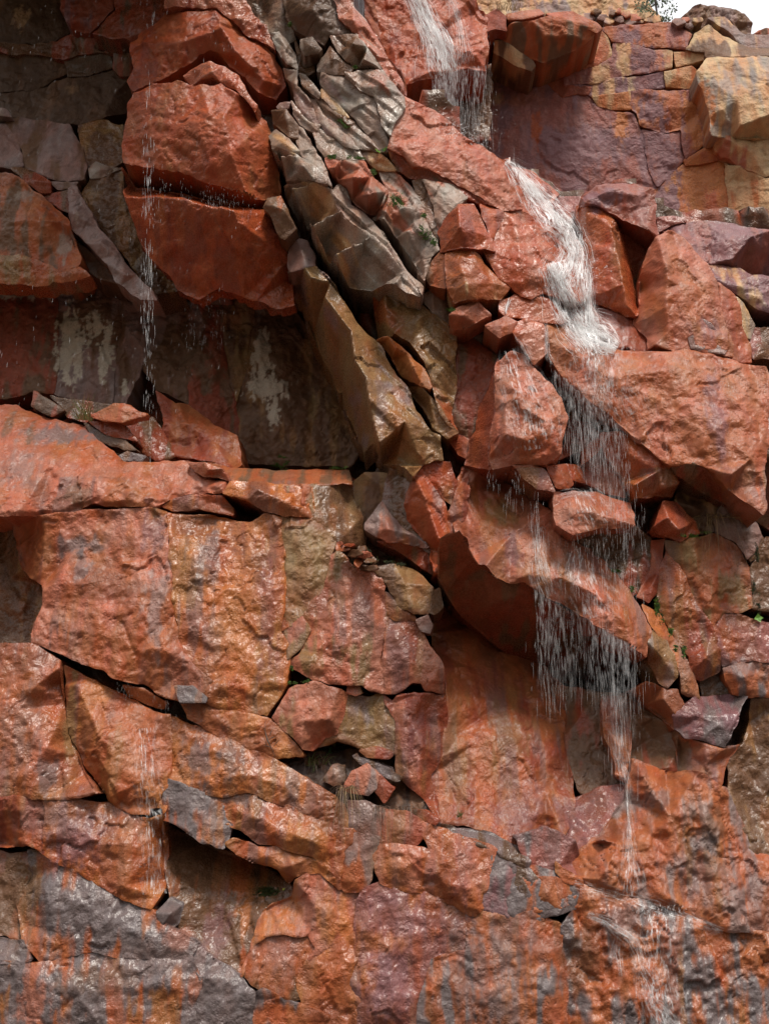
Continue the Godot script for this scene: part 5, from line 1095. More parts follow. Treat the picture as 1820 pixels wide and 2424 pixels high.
# the wooded valley side across from the cliff, behind the viewer, which the wet stone mirrors
func build_hillside() -> void:
	var m := StandardMaterial3D.new()
	m.albedo_color = Color(0.055, 0.065, 0.035).linear_to_srgb()
	m.roughness = 0.9
	var st := SurfaceTool.new()
	st.begin(Mesh.PRIMITIVE_TRIANGLES)
	var na := 60
	var nr := 16
	for j in nr + 1:
		for i in na + 1:
			var an := lerpf(-1.9, 1.9, float(i) / na)
			var d := lerpf(55.0, 150.0, float(j) / nr)
			var x := sin(an) * d
			var z := 22.0 + cos(an) * d
			var h := -3.2 + 44.0 * pow(float(j) / nr, 0.8) + n_big.get_noise_2d(x * 0.12, z * 0.12) * 6.0 * minf(1.0, j * 0.3) + n_fine.get_noise_2d(x * 0.08, z * 0.08) * 3.0 * minf(1.0, j * 0.3)
			st.add_vertex(Vector3(x, h, z))
	for j in nr:
		for i in na:
			var a := j * (na + 1) + i
			for q in [a, a + 1, a + na + 1, a + 1, a + na + 2, a + na + 1]: st.add_index(q)
	st.generate_normals()
	var o := MeshInstance3D.new()
	o.name = "hill"
	o.mesh = st.commit()
	o.material_override = m
	o.set_meta("kind", "structure")
	add_child(o)

# ---------------------------------------------------------------- water
# a thread of water: a thin four-sided tube along points, thickest in the middle
func thread(st: SurfaceTool, pts: PackedVector3Array, r: float, flat := 1.0) -> void:
	var n := pts.size()
	if n < 2: return
	var rings := []
	for i in n:
		var d := (pts[mini(n - 1, i + 1)] - pts[maxi(0, i - 1)]).normalized()
		var s := d.cross(Vector3(0, 0.2, 1)).normalized()
		if s.length() < 0.5: s = Vector3.RIGHT
		var t := d.cross(s).normalized()
		var f := float(i) / (n - 1)
		var rr := r * (0.12 + sin(PI * clampf(f * 0.9 + 0.08, 0, 1))) * (0.8 + 0.4 * table[(i * 37 + int(pts[0].x * 900)) & 16383])
		rings.append([pts[i] + s * rr * flat, pts[i] + t * rr, pts[i] - s * rr * flat, pts[i] - t * rr])
	for i in n - 1:
		for k in 4:
			var a: Vector3 = rings[i][k]
			var b: Vector3 = rings[i][(k + 1) % 4]
			var c: Vector3 = rings[i + 1][k]
			var e: Vector3 = rings[i + 1][(k + 1) % 4]
			st.add_vertex(a); st.add_vertex(b); st.add_vertex(c)
			st.add_vertex(b); st.add_vertex(e); st.add_vertex(c)

func finish(st: SurfaceTool, called: String, mat: String, parent: Node, stuff := false) -> MeshInstance3D:
	st.generate_normals()
	var o := MeshInstance3D.new()
	o.name = called
	o.mesh = st.commit()
	o.material_override = M[mat]
	if stuff: o.set_meta("kind", "stuff")
	parent.add_child(o, true)
	return o

func begin() -> SurfaceTool:
	var st := SurfaceTool.new()
	st.begin(Mesh.PRIMITIVE_TRIANGLES)
	st.set_smooth_group(0)
	return st

func thing(called: String, label: String, category: String, at := Vector3.ZERO, group := "") -> Node3D:
	var o := Node3D.new()
	o.name = numbered(called)
	add_child(o)
	o.position = at
	o.set_meta("label", label); o.set_meta("category", category)
	if group: o.set_meta("group", group)
	return o

# water running down the stone along a course x, y, half width in the survey
func run_down(st: SurfaceTool, tile: String, course: Array, count: int, rmin: float, rmax: float, lift := 0.03, long := 0.25) -> void:
	var n := course.size() / 3
	var lens := PackedFloat32Array()
	var total := 0.0
	var P := []
	for i in n:
		P.append(nat(tile, course[3 * i], course[3 * i + 1]))
		lens.append(total)
		if i < n - 1: total += nat(tile, course[3 * i], course[3 * i + 1]).distance_to(nat(tile, course[3 * i + 3], course[3 * i + 4]))
	for c in int(count * 0.75):
		var len := minf(total * 0.6, (20.0 + 80.0 * rng.randf() * rng.randf()) * (0.6 + 2.0 * long))
		var s0 := rng.randf_range(-0.05 * total, total - len * 0.6)
		var lat := rng.randfn(0.0, 0.52)
		# the water runs in braids with bare stone between
		var br := n_warp.get_noise_2d(lat * 2.6 + course[0], s0 * 0.012 + lat * 0.6) + 0.5 * n_warp.get_noise_2d(lat * 7.0, s0 * 0.05 + 40.0)
		if br < 0.05 and rng.randf() < 0.85: continue
		var m := 3 + int(len / 14.0)
		var pts := PackedVector3Array()
		var ph := rng.randf() * 20.0
		var skew := rng.randfn(0.0, 0.06)
		var hop := lift * rng.randf_range(0.3, 1.8)
		for k in m:
			var s := clampf(s0 + len * k / (m - 1), 0.0, total - 0.1)
			var i := 0
			while i < n - 2 and lens[i + 1] <= s: i += 1
			var t := clampf((s - lens[i]) / maxf(0.1, P[i].distance_to(P[i + 1])), 0, 1)
			var p: Vector2 = P[i].lerp(P[i + 1], t)
			var w := lerpf(course[3 * i + 2], course[3 * i + 5], t) * K
			var dir: Vector2 = (P[i + 1] - P[i]).normalized()
			p += dir.orthogonal() * (lat * w + sin(ph + s * 0.06) * w * 0.12 + skew * len * k / (m - 1))
			var q := surf_at(p)
			if pts.size() > 0 and q.distance_to(pts[pts.size() - 1]) > 0.7: break
			q.z += hop + 0.02 * absf(sin(ph + s * 0.11))
			pts.append(q)
		thread(st, pts, rng.randf_range(rmin, rmax) * 0.36, rng.randf_range(0.7, 1.3))

# water falling free from a lip (x0, y0)-(x1, y1), out of the stone by off, for drop metres
func fall_free(st: SurfaceTool, tile: String, x0: float, y0: float, x1: float, y1: float, off: float, drop0: float, drop1: float, count: int, rmin: float, rmax: float, lmin := 0.04, lmax := 0.28, slant := 0.0) -> void:
	for c in int(count * 0.42):
		var t := rng.randf()
		var q := surf_at(nat(tile, lerpf(x0, x1, t), lerpf(y0, y1, t)))
		var f := pow(rng.randf(), 0.8)
		var d := lerpf(drop0, drop1, t) * f
		var len := rng.randf_range(lmin, lmax) * (0.5 + f)
		var out := off * (0.4 + 0.6 * sqrt(f)) * rng.randf_range(0.7, 1.3)
		var spread := rng.randfn(0.0, 0.03 + 0.07 * f)
		var pts := PackedVector3Array()
		for k in 4:
			var y := d + len * k / 3.0
			pts.append(Vector3(q.x + spread + slant * y + rng.randfn(0, 0.003), q.y - y, q.z + out))
		thread(st, pts, rng.randf_range(rmin, rmax) * 0.55)

# a film of moving water lying over the stone along a course, streaked with air
func film(parent: Node, mat: String, tile: String, course: Array, lift: float, spread := 1.5) -> void:
	var n := course.size() / 3
	var P := []
	var W := []
	for i in n:
		P.append(nat(tile, course[3 * i], course[3 * i + 1])); W.append(course[3 * i + 2] * K * spread)
	var rows := []
	var run := 0.0
	var cols := 12
	for i in n - 1:
		var a: Vector2 = P[i]
		var b: Vector2 = P[i + 1]
		var m := maxi(2, int(a.distance_to(b) / 7.0))
		for k in m + (1 if i == n - 2 else 0):
			var t := float(k) / m
			var d0: Vector2 = (b - a).normalized()
			var d1: Vector2 = (P[i + 2] - b).normalized() if i < n - 2 else d0
			var side: Vector2 = d0.lerp(d1, t * 0.5).normalized().orthogonal()
			var row := []
			for c in cols + 1:
				var l := 2.0 * c / cols - 1.0
				var p := a.lerp(b, t) + side * l * lerpf(W[i], W[i + 1], t)
				row.append(surf_at(p))
			rows.append([row, run + a.distance_to(b) * t])
		run += a.distance_to(b)
	# the water skips over dents: smooth it along the way
	for pass_ in 2:
		for j in range(1, rows.size() - 1):
			for c in cols + 1:
				var q: Vector3 = rows[j][0][c]
				var mz: float = (rows[j - 1][0][c].z + rows[j + 1][0][c].z) * 0.5
				rows[j][0][c] = Vector3(q.x, q.y, maxf(q.z, lerpf(q.z, mz, 0.6)))
	var st := begin()
	for j in rows.size() - 1:
		for c in cols:
			var q := [rows[j][0][c], rows[j][0][c + 1], rows[j + 1][0][c + 1], rows[j + 1][0][c]]
			if q[0].distance_to(q[2]) > 0.8 or q[1].distance_to(q[3]) > 0.8: continue
			var u0 := float(c) / cols
			var u1 := float(c + 1) / cols
			var v0: float = rows[j][1] / 200.0
			var v1: float = rows[j + 1][1] / 200.0
			var up := Vector3(0, 0, lift)
			for e in [[q[0], u0, v0], [q[1], u1, v0], [q[2], u1, v1], [q[0], u0, v0], [q[2], u1, v1], [q[3], u0, v1]]:
				st.set_uv(Vector2(e[1], e[2])); st.add_vertex(e[0] + up)
	finish(st, "water_film", mat, parent)

# a sheet of water falling free from a lip; it tears into drops towards its foot
func veil(parent: Node, tile: String, x0: float, y0: float, x1: float, y1: float, off: float, drop: float) -> void:
	var top := []
	var cols := 16
	for c in cols + 1:
		var t := float(c) / cols
		top.append(surf_at(nat(tile, lerpf(x0, x1, t), lerpf(y0, y1, t))))
	var wide: float = top[0].distance_to(top[cols])
	var u_off := rng.randf()
	var st := begin()
	var rows := 10
	for j in rows:
		for c in cols:
			var f := []
			for e in [[c, j], [c + 1, j], [c + 1, j + 1], [c, j], [c + 1, j + 1], [c, j + 1]]:
				var h := float(e[1]) / rows
				var p: Vector3 = top[e[0]]
				st.set_uv(Vector2(u_off + wide * 1.1 * e[0] / cols, 0.02 + h * 0.96))
				st.add_vertex(p + Vector3(0.02 * sin(e[0] * 1.7 + h * 4.0), -drop * h, off * (0.3 + 0.7 * sqrt(h)) + 0.03 * sin(e[0] * 0.9)))
	finish(st, "water_sheet", "veil", parent)

func water_texture(edge: bool, foot: bool, thr: float, gain: float, top_a: float) -> ImageTexture:
	var n := FastNoiseLite.new()
	noise(n, 51 if edge else 52, 1.0, 4)
	var w := 256
	var h := 512
	var im := Image.create(w, h, false, Image.FORMAT_RGBA8)
	for y in h:
		for x in w:
			var u := float(x) / w
			var v := float(y) / h
			# wrap the noise along the flow, and across it where the sheet repeats
			var a := 0.0
			for t in 2:
				var vv := v + t
				var s := n.get_noise_2d(u * 26.0, vv * 5.0) * 0.7 + n.get_noise_2d(u * 9.0 + 50.0, vv * 3.0) * 0.7 + n.get_noise_2d(u * 60.0 + 9.0, vv * 14.0) * 0.45
				a += s * ((1.0 - v) if t == 1 else v) if not foot else s * 0.5
			a = clampf((a - thr) * gain, 0.0, 1.0)
			if edge: a *= smoothstep(0.0, 0.5, u) * smoothstep(0.0, 0.5, 1.0 - u)
			if foot: a *= (1.0 - smoothstep(0.15, 1.0, v)) * smoothstep(0.0, 0.04, v) 
			im.set_pixel(x, y, Color(1, 1, 1, a * top_a))
	return img_tex(im)

func film_mat(called: String, t: Texture2D) -> void:
	var m := StandardMaterial3D.new()
	m.albedo_texture = t
	m.transparency = BaseMaterial3D.TRANSPARENCY_ALPHA
	m.roughness = 0.35
	m.cull_mode = BaseMaterial3D.CULL_DISABLED
	M[called] = m

func spray(st: SurfaceTool, tile: String, x: float, y: float, rx: float, ry: float, count: int, out := 0.25, r := 0.006) -> void:
	for c in count:
		var p := nat(tile, x + rng.randfn(0, 0.5) * rx, y + rng.randfn(0, 0.5) * ry)
		var q := surf_at(p)
		q.z += rng.randf_range(0.01, out)
		var d := Vector3(rng.randfn(0, 0.03), -rng.randf_range(0.01, 0.05), rng.randf_range(0, 0.02))
		thread(st, PackedVector3Array([q, q + d * 0.5, q + d]), r * rng.randf_range(0.4, 1.2))

func build_water() -> void:
	var m := StandardMaterial3D.new()
	m.albedo_color = Color(1.0, 1.0, 1.0, 0.6)
	m.transparency = BaseMaterial3D.TRANSPARENCY_ALPHA
	m.roughness = 0.5
	M["foam"] = m
	var d := StandardMaterial3D.new()
	d.albedo_color = Color(1.0, 1.0, 1.0, 0.22)
	d.transparency = BaseMaterial3D.TRANSPARENCY_ALPHA
	d.roughness = 0.2
	M["drops"] = d
	film_mat("white_film", water_texture(true, false, -0.02, 2.4, 0.95))
	film_mat("thin_film", water_texture(true, false, 0.0, 1.5, 0.5))
	film_mat("veil", water_texture(false, true, -0.08, 1.1, 0.36))
	# uppermost fall
	var w := thing("waterfall", "uppermost white waterfall dropping over the red rock near the top", "waterfall")
	film(w, "white_film", "B", [880, -40, 50, 945, 60, 62, 985, 150, 62, 1030, 230, 75, 1060, 320, 90, 1085, 425, 85], 0.04)
	film(w, "thin_film", "B", [1090, -30, 25, 1130, 60, 30, 1160, 160, 30, 1190, 365, 45], 0.03)
	veil(w, "B", 1000, 430, 1150, 395, 0.12, 2.0)
	veil(w, "B", 1020, 428, 1140, 398, 0.2, 1.8)
	veil(w, "B", 1150, 385, 1300, 372, 0.1, 1.6)
	var st := begin()
	run_down(st, "B", [880, -40, 45, 945, 60, 60, 985, 150, 60, 1030, 230, 70, 1060, 320, 85, 1085, 420, 80], 1364, 0.0037, 0.0099, 0.06, 0.35)
	run_down(st, "B", [1090, -30, 20, 1130, 60, 25, 1160, 160, 25, 1190, 360, 40], 198, 0.0025, 0.0056, 0.03, 0.3)
	finish(st, "white_water", "foam", w, true)
	st = begin()
	fall_free(st, "B", 1010, 425, 1150, 395, 0.15, 2.0, 2.0, 1386, 0.0030, 0.0065, 0.08, 0.35)
	fall_free(st, "B", 1150, 380, 1300, 370, 0.10, 1.6, 1.6, 561, 0.0020, 0.0046, 0.08, 0.3)
	fall_free(st, "C", 70, 180, 90, 180, 0.1, 2.4, 2.4, 99, 0.0020, 0.0032, 0.06, 0.2)
	spray(st, "B", 1180, 760, 200, 90, 260, 0.5, 0.006)
	finish(st, "falling_drops", "drops", w, true)
	# cascade down the middle
	w = thing("cascade", "broad white cascade tumbling down between the ridge slab and the red pillar", "waterfall")
	film(w, "white_film", "C", [180, 918, 26, 222, 950, 38, 290, 1040, 60, 370, 1140, 80, 440, 1215, 90, 520, 1300, 85, 570, 1420, 85, 560, 1520, 110, 530, 1610, 130], 0.05)
	film(w, "white_film", "F", [450, 60, 90, 480, 150, 90, 520, 260, 90, 560, 350, 90, 620, 430, 100, 690, 490, 120, 720, 550, 130], 0.05)
	film(w, "white_film", "F", [610, 100, 35, 635, 220, 38, 640, 330, 45, 660, 430, 70, 720, 500, 110], 0.06)
	film(w, "thin_film", "F", [690, 500, 150, 690, 640, 170, 700, 800, 190, 770, 960, 200], 0.03)
	film(w, "thin_film", "F", [200, 540, 60, 260, 720, 130, 330, 900, 160, 360, 1100, 150], 0.02)
	st = begin()
	run_down(st, "C", [180, 918, 22, 222, 950, 35, 290, 1040, 55, 370, 1140, 75, 440, 1215, 85, 520, 1300, 75, 570, 1420, 75, 560, 1520, 110, 530, 1600, 130], 2420, 0.0037, 0.0099, 0.06, 0.09)
	run_down(st, "C", [230, 960, 15, 300, 1045, 30, 380, 1140, 40, 460, 1220, 45, 540, 1320, 40, 590, 1430, 35], 924, 0.0050, 0.0112, 0.08, 0.09)
	run_down(st, "F", [430, 60, 60, 470, 150, 70, 510, 260, 75, 540, 340, 80, 600, 420, 90, 680, 480, 110], 1540, 0.0037, 0.0099, 0.05, 0.2)
	run_down(st, "F", [610, 110, 35, 635, 220, 35, 640, 330, 40, 660, 420, 60, 700, 490, 110], 748, 0.0037, 0.0093, 0.05, 0.25)
	run_down(st, "F", [540, 410, 50, 640, 470, 60, 740, 510, 60, 800, 545, 45], 924, 0.0037, 0.0105, 0.06, 0.35)
	run_down(st, "F", [200, 250, 12, 185, 300, 10, 178, 345, 8], 66, 0.0031, 0.0062, 0.03, 0.6)
	finish(st, "white_water", "foam", w, true)
	st = begin()
	run_down(st, "F", [690, 520, 130, 690, 640, 150, 700, 800, 170, 760, 950, 190], 660, 0.0025, 0.0056, 0.06, 0.16)
	fall_free(st, "F", 560, 480, 830, 560, 0.45, 2.4, 3.2, 520, 0.0020, 0.0042, 0.04, 0.16, 0.04)
	fall_free(st, "F", 700, 500, 850, 560, 1.0, 1.6, 2.0, 260, 0.0020, 0.0037, 0.03, 0.12, 0.25)
	spray(st, "F", 690, 500, 140, 50, 240, 0.4)
	spray(st, "F", 560, 100, 160, 120, 200, 0.35)
	spray(st, "C", 480, 1300, 160, 160, 200, 0.35)
	finish(st, "falling_drops", "drops", w, true)
	# runs off the broad block and the gap beside the huge slab
	w = thing("waterfall", "thin strings of water dripping off the edge of the huge red slab into the gap", "waterfall")
	veil(w, "F", 430, 630, 600, 785, 0.1, 1.0)
	veil(w, "F", 600, 785, 840, 980, 0.12, 1.3)
	film(w, "thin_film", "F", [600, 1345, 90, 640, 1430, 130, 690, 1540, 140], 0.02)
	st = begin()
	run_down(st, "F", [405, 395, 10, 408, 480, 10, 415, 580, 12, 440, 640, 20], 154, 0.0031, 0.0068, 0.04, 0.4)
	run_down(st, "F", [230, 450, 20, 280, 540, 25, 320, 610, 15], 110, 0.0025, 0.0062, 0.03, 0.4)
	fall_free(st, "F", 430, 630, 470, 680, 0.10, 1.1, 1.1, 231, 0.0020, 0.0046, 0.08, 0.3)
	fall_free(st, "F", 530, 720, 600, 790, 0.10, 1.0, 1.0, 297, 0.0025, 0.0051, 0.08, 0.3)
	fall_free(st, "F", 620, 800, 690, 870, 0.10, 0.9, 0.8, 264, 0.0025, 0.0051, 0.06, 0.3)
	fall_free(st, "F", 700, 870, 860, 990, 0.15, 1.6, 1.8, 495, 0.0020, 0.0042, 0.08, 0.25)
	fall_free(st, "F", 290, 560, 330, 620, 0.12, 0.8, 1.4, 165, 0.0020, 0.0042, 0.06, 0.2)
	finish(st, "falling_drops", "drops", w, true)
	st = begin()
	run_down(st, "F", [480, 1365, 25, 560, 1345, 25, 680, 1360, 25], 198, 0.0025, 0.0056, 0.03, 0.4)
	run_down(st, "F", [560, 1100, 120, 640, 1250, 120, 700, 1400, 130, 740, 1520, 130], 264, 0.0019, 0.0037, 0.05, 0.15)
	finish(st, "white_water", "drops", w, true)
	# drips under the broad block and over the overhang slab
	w = thing("waterfall", "curtain of water falling from the edge of the pink overhang slab into the dark hollow", "waterfall")
	film(w, "thin_film", "I", [360, 100, 40, 360, 260, 60, 400, 400, 80, 440, 500, 80], 0.02)
	film(w, "thin_film", "I", [600, 180, 110, 600, 400, 160, 680, 620, 160], 0.02)
	film(w, "thin_film", "I", [790, 1060, 60, 800, 1200, 55, 820, 1380, 50, 860, 1560, 20], 0.03)
	veil(w, "I", 340, 462, 600, 600, 0.1, 1.7)
	veil(w, "I", 600, 600, 900, 785, 0.1, 1.6)
	veil(w, "I", 740, 700, 860, 765, 0.15, 2.2)
	st = begin()
	fall_free(st, "I", 350, 465, 470, 530, 0.10, 1.6, 1.5, 303, 0.0020, 0.0042, 0.05, 0.26)
	fall_free(st, "I", 470, 530, 760, 700, 0.10, 1.2, 1.0, 263, 0.0015, 0.0037, 0.05, 0.26)
	fall_free(st, "I", 740, 700, 860, 765, 0.10, 1.9, 2.2, 303, 0.0020, 0.0046, 0.05, 0.26)
	fall_free(st, "I", 860, 765, 950, 820, 0.10, 0.9, 0.7, 99, 0.0015, 0.0032)
	fall_free(st, "F", 335, 1325, 360, 1330, 0.05, 1.1, 1.1, 198, 0.0020, 0.0046, 0.08, 0.3)
	fall_free(st, "F", 95, 1190, 110, 1190, 0.05, 0.35, 0.35, 45, 0.0020, 0.0037, 0.04, 0.12)
	fall_free(st, "F", 225, 1200, 250, 1220, 0.05, 0.6, 0.6, 85, 0.0020, 0.0042, 0.05, 0.2)
	fall_free(st, "F", 860, 1365, 900, 1365, 0.05, 0.7, 0.7, 99, 0.0020, 0.0037, 0.05, 0.2)
	fall_free(st, "F", 690, 1530, 880, 1535, 0.10, 1.4, 1.6, 495, 0.0015, 0.0037, 0.06, 0.25)
	fall_free(st, "I", 560, 140, 700, 125, 0.10, 0.8, 1.2, 198, 0.0015, 0.0032, 0.06, 0.22)
	finish(st, "falling_drops", "drops", w, true)
	st = begin()
	run_down(st, "I", [360, 140, 25, 360, 260, 40, 390, 380, 60, 430, 500, 60], 330, 0.0019, 0.0050, 0.02, 0.2)
	run_down(st, "I", [560, 200, 60, 540, 350, 80, 560, 520, 90], 176, 0.0019, 0.0037, 0.02, 0.2)
	run_down(st, "I", [790, 1060, 50, 800, 1200, 40, 820, 1380, 40, 860, 1560, 12], 374, 0.0019, 0.0050, 0.04, 0.18)
	finish(st, "white_water", "drops", w, true)
	# lowest run
	w = thing("waterfall", "lowest run of water spreading along the ledge and splashing down at the lower right", "waterfall")
	film(w, "thin_film", "L", [855, 320, 12, 868, 500, 20, 875, 700, 45, 890, 940, 110], 0.03)
	film(w, "thin_film", "L", [560, 880, 40, 850, 950, 45, 1000, 1000, 60, 1200, 1065, 45, 1400, 1140, 15], 0.02)
	film(w, "thin_film", "L", [640, 1040, 20, 740, 1085, 30, 820, 1140, 45, 900, 1190, 60, 930, 1270, 45, 950, 1350, 45, 1000, 1450, 60, 1010, 1540, 60, 1060, 1600, 65, 1110, 1690, 80], 0.03)
	film(w, "thin_film", "L", [1030, 1040, 120, 1040, 1250, 140, 1040, 1450, 140, 1080, 1680, 160], 0.02)
	st = begin()
	run_down(st, "L", [855, 320, 6, 868, 450, 10, 870, 600, 18, 880, 800, 45, 890, 940, 80], 230, 0.002, 0.005, 0.03, 0.3)
	run_down(st, "L", [600, 880, 30, 850, 950, 30, 930, 975, 34, 1000, 1000, 40, 1100, 1030, 36, 1250, 1080, 24, 1400, 1140, 10], 200, 0.0015, 0.004, 0.02, 0.2)
	run_down(st, "L", [640, 1040, 20, 740, 1085, 30, 820, 1140, 40, 900, 1190, 50, 930, 1270, 40, 945, 1340, 40], 230, 0.002, 0.006, 0.04, 0.25)
	run_down(st, "L", [820, 1160, 20, 800, 1260, 25, 830, 1390, 12], 70, 0.002, 0.006, 0.03, 0.3)
	run_down(st, "L", [970, 1350, 50, 1000, 1450, 55, 1000, 1540, 55, 1060, 1600, 60, 1110, 1680, 70], 300, 0.002, 0.006, 0.05, 0.3)
	run_down(st, "L", [1030, 1040, 90, 1040, 1250, 110, 1040, 1450, 110, 1080, 1680, 130], 120, 0.0015, 0.003, 0.02, 0.5)
	spray(st, "L", 1010, 1010, 160, 30, 120, 0.2, 0.004)
	finish(st, "white_water", "drops", w, true)
	# thin fall on the left and its drops
	w = thing("waterfall", "thin broken fall of drops in front of the hanging red blocks on the left", "waterfall")
	st = begin()
	var q := unproject(nat("A", 835, 0), 0.75)
	for seg in [[-30, 160, 20], [480, 560, 25], [750, 840, 60], [860, 1010, 70], [1040, 1230, 120], [1340, 1520, 90], [1480, 1750, 190], [1760, 1980, 110], [1990, 2300, 70], [0, 2600, 120]]:
		for c in seg[2] / 3:
			var y0 := unproject(nat("A", 835, rng.randf_range(seg[0], seg[1])), 0.75)
			var len := rng.randf_range(0.03, 0.2)
			var x := y0.x + rng.randfn(0, 0.05)
			var z := 0.75 + rng.randfn(0, 0.05)
			thread(st, PackedVector3Array([Vector3(x, y0.y, z), Vector3(x + 0.002, y0.y - len * 0.5, z), Vector3(x + 0.003, y0.y - len, z)]), rng.randf_range(0.0015, 0.0036))
	for c in 200:
		var p := unproject(nat("A", rng.randf_range(0, 1350), pow(rng.randf(), 1.3) * 2300), rng.randf_range(-0.6, 0.9))
		var len := rng.randf_range(0.02, 0.10)
		var sl := rng.randf_range(-0.25, 0.05)
		thread(st, PackedVector3Array([p, p + Vector3(sl * len * 0.5, -len * 0.5, 0), p + Vector3(sl * len, -len, 0)]), rng.randf_range(0.0015, 0.003))
	finish(st, "falling_drops", "drops", w, true)
	w = thing("drip", "row of small drips from the bottom edge of the largest hanging red block", "drip")
	st = begin()
	for x in [930, 1045, 1160, 1185, 1230, 1275, 1335, 1420]:
		fall_free(st, "A", x - 8, 962 + (x - 930) * 0.26, x + 8, 966 + (x - 930) * 0.26, 0.05, 0.42, 0.42, 39, 0.0015, 0.0032, 0.03, 0.1)
	for p in [[1060, 1640], [1230, 1600], [1150, 1640]]:
		fall_free(st, "A", p[0], p[1], p[0] + 30, p[1], 0.02, 1.0, 1.0, 72, 0.0015, 0.0028, 0.03, 0.12)
	finish(st, "falling_drops", "drops", w, true)
	w = thing("drip", "short drips hanging in the long dark crack of the lower left wall", "drip")
	st = begin()
	for p in [[690, 965], [740, 985], [880, 1045], [940, 1080], [840, 1100], [1430, 1360], [1515, 1400]]:
		fall_free(st, "G", p[0] - 6, p[1], p[0] + 6, p[1], 0.03, 0.22, 0.22, 28, 0.0015, 0.0028, 0.03, 0.08)
	finish(st, "falling_drops", "drops", w, true)
	w = thing("drip", "single drip falling from the tip of the orange lip low on the left", "drip")
	st = begin()
	fall_free(st, "J", 1614, 855, 1620, 858, 0.03, 0.3, 0.3, 52, 0.0020, 0.0037, 0.03, 0.1)
	finish(st, "falling_drops", "drops", w, true)
	w = thing("waterfall", "faint veil of water running down the lower left wall onto the diagonal ledge", "waterfall")
	film(w, "thin_film", "J", [810, 0, 60, 830, 250, 80, 860, 500, 80, 870, 720, 80, 880, 930, 90], 0.02)
	st = begin()
	run_down(st, "J", [810, 100, 25, 830, 300, 40, 860, 500, 45, 870, 700, 40, 880, 920, 50], 60, 0.0019, 0.0037, 0.03, 0.2)
	finish(st, "white_water", "drops", w, true)

# ---------------------------------------------------------------- plants
func blade(st: SurfaceTool, base: Vector3, dir: Vector3, len: float, r: float, droop: float) -> void:
	var pts := PackedVector3Array()
	for k in 5:
		var t := k / 4.0
		pts.append(base + dir * len * t + Vector3(0, -droop * len * t * t, 0))
	var n := pts.size()
	var side := dir.cross(Vector3(0, 0.1, 1)).normalized()
	if side.length() < 0.5: side = Vector3.RIGHT
	for i in n - 1:
		var r0 := r * (1.0 - float(i) / n)
		var r1 := r * (1.0 - float(i + 1) / n) * (0.0 if i == n - 2 else 1.0)
		var up := Vector3(0, 0, r * 0.35)
		var a := pts[i] - side * r0
		var b := pts[i] + side * r0
		var c := pts[i + 1] - side * r1
		var e := pts[i + 1] + side * r1
		for v in [a, b, pts[i] + up]: pass
		for v in [a, c, pts[i] + up, c, pts[i + 1] + up, pts[i] + up, b, pts[i] + up, e, e, pts[i] + up, pts[i + 1] + up]: st.add_vertex(v)

func leaf(st: SurfaceTool, at: Vector3, dir: Vector3, nrm: Vector3, len: float, wid: float) -> void:
	var s := dir.cross(nrm).normalized() * wid * 0.5
	var m := at + dir * len * 0.45 - nrm * wid * 0.12
	var tip := at + dir * len
	for v in [at, m, at + dir * len * 0.35 + s, at + dir * len * 0.35 + s, m, tip, at, at + dir * len * 0.35 - s, m, at + dir * len * 0.35 - s, tip, m]: st.add_vertex(v)

func leaf_mat(called: String, c: Color) -> void:
	var m := StandardMaterial3D.new()
	m.albedo_color = c.linear_to_srgb()
	m.roughness = 0.5
	m.backlight_enabled = true
	m.backlight = Color(0.3, 0.3, 0.3)
	M[called] = m

func tuft(label: String, tile: String, x: float, y: float, rx: float, count: int, len: float, droop: float, mats: Array, lean := 0.0, cat := "grass") -> void:
	var c := surf_at(nat(tile, x, y))
	var o := thing("grass_tuft", label, cat, c)
	for mi in mats.size():
		var st := begin()
		for k in count / mats.size():
			var q := surf_at(nat(tile, x + rng.randf_range(-1, 1) * rx, y + rng.randf_range(-6, 6))) - c
			var d := Vector3(rng.randfn(lean, 0.35), 1.0 if droop < 1.5 else 0.2, rng.randf_range(0.05, 0.6)).normalized()
			blade(st, q, d, len * rng.randf_range(0.5, 1.2), rng.randf_range(0.003, 0.007), droop * rng.randf_range(0.5, 1.4))
		finish(st, "grass_blades", mats[mi], o, true)

func moss(label: String, tile: String, spots: Array, mat := "moss") -> void:
	var c := surf_at(nat(tile, spots[0], spots[1]))
	var o := thing("moss", label, "moss", c, "")
	var st := begin()
	for i in spots.size() / 4:
		for k in int(spots[4 * i + 2] * spots[4 * i + 3] * 0.6) + 60:
			var q := surf_at(nat(tile, spots[4 * i] + rng.randfn(0, 0.5) * spots[4 * i + 2], spots[4 * i + 1] + rng.randfn(0, 0.5) * spots[4 * i + 3])) - c
			var d := Vector3(rng.randfn(0, 1), rng.randf_range(0.1, 1), rng.randf_range(0.2, 1)).normalized()
			leaf(st, q, d, Vector3(rng.randfn(0, 1), rng.randfn(0, 1), rng.randfn(0, 1)).normalized(), rng.randf_range(0.014, 0.034), rng.randf_range(0.010, 0.022))
	finish(st, "fronds", mat, o, true)

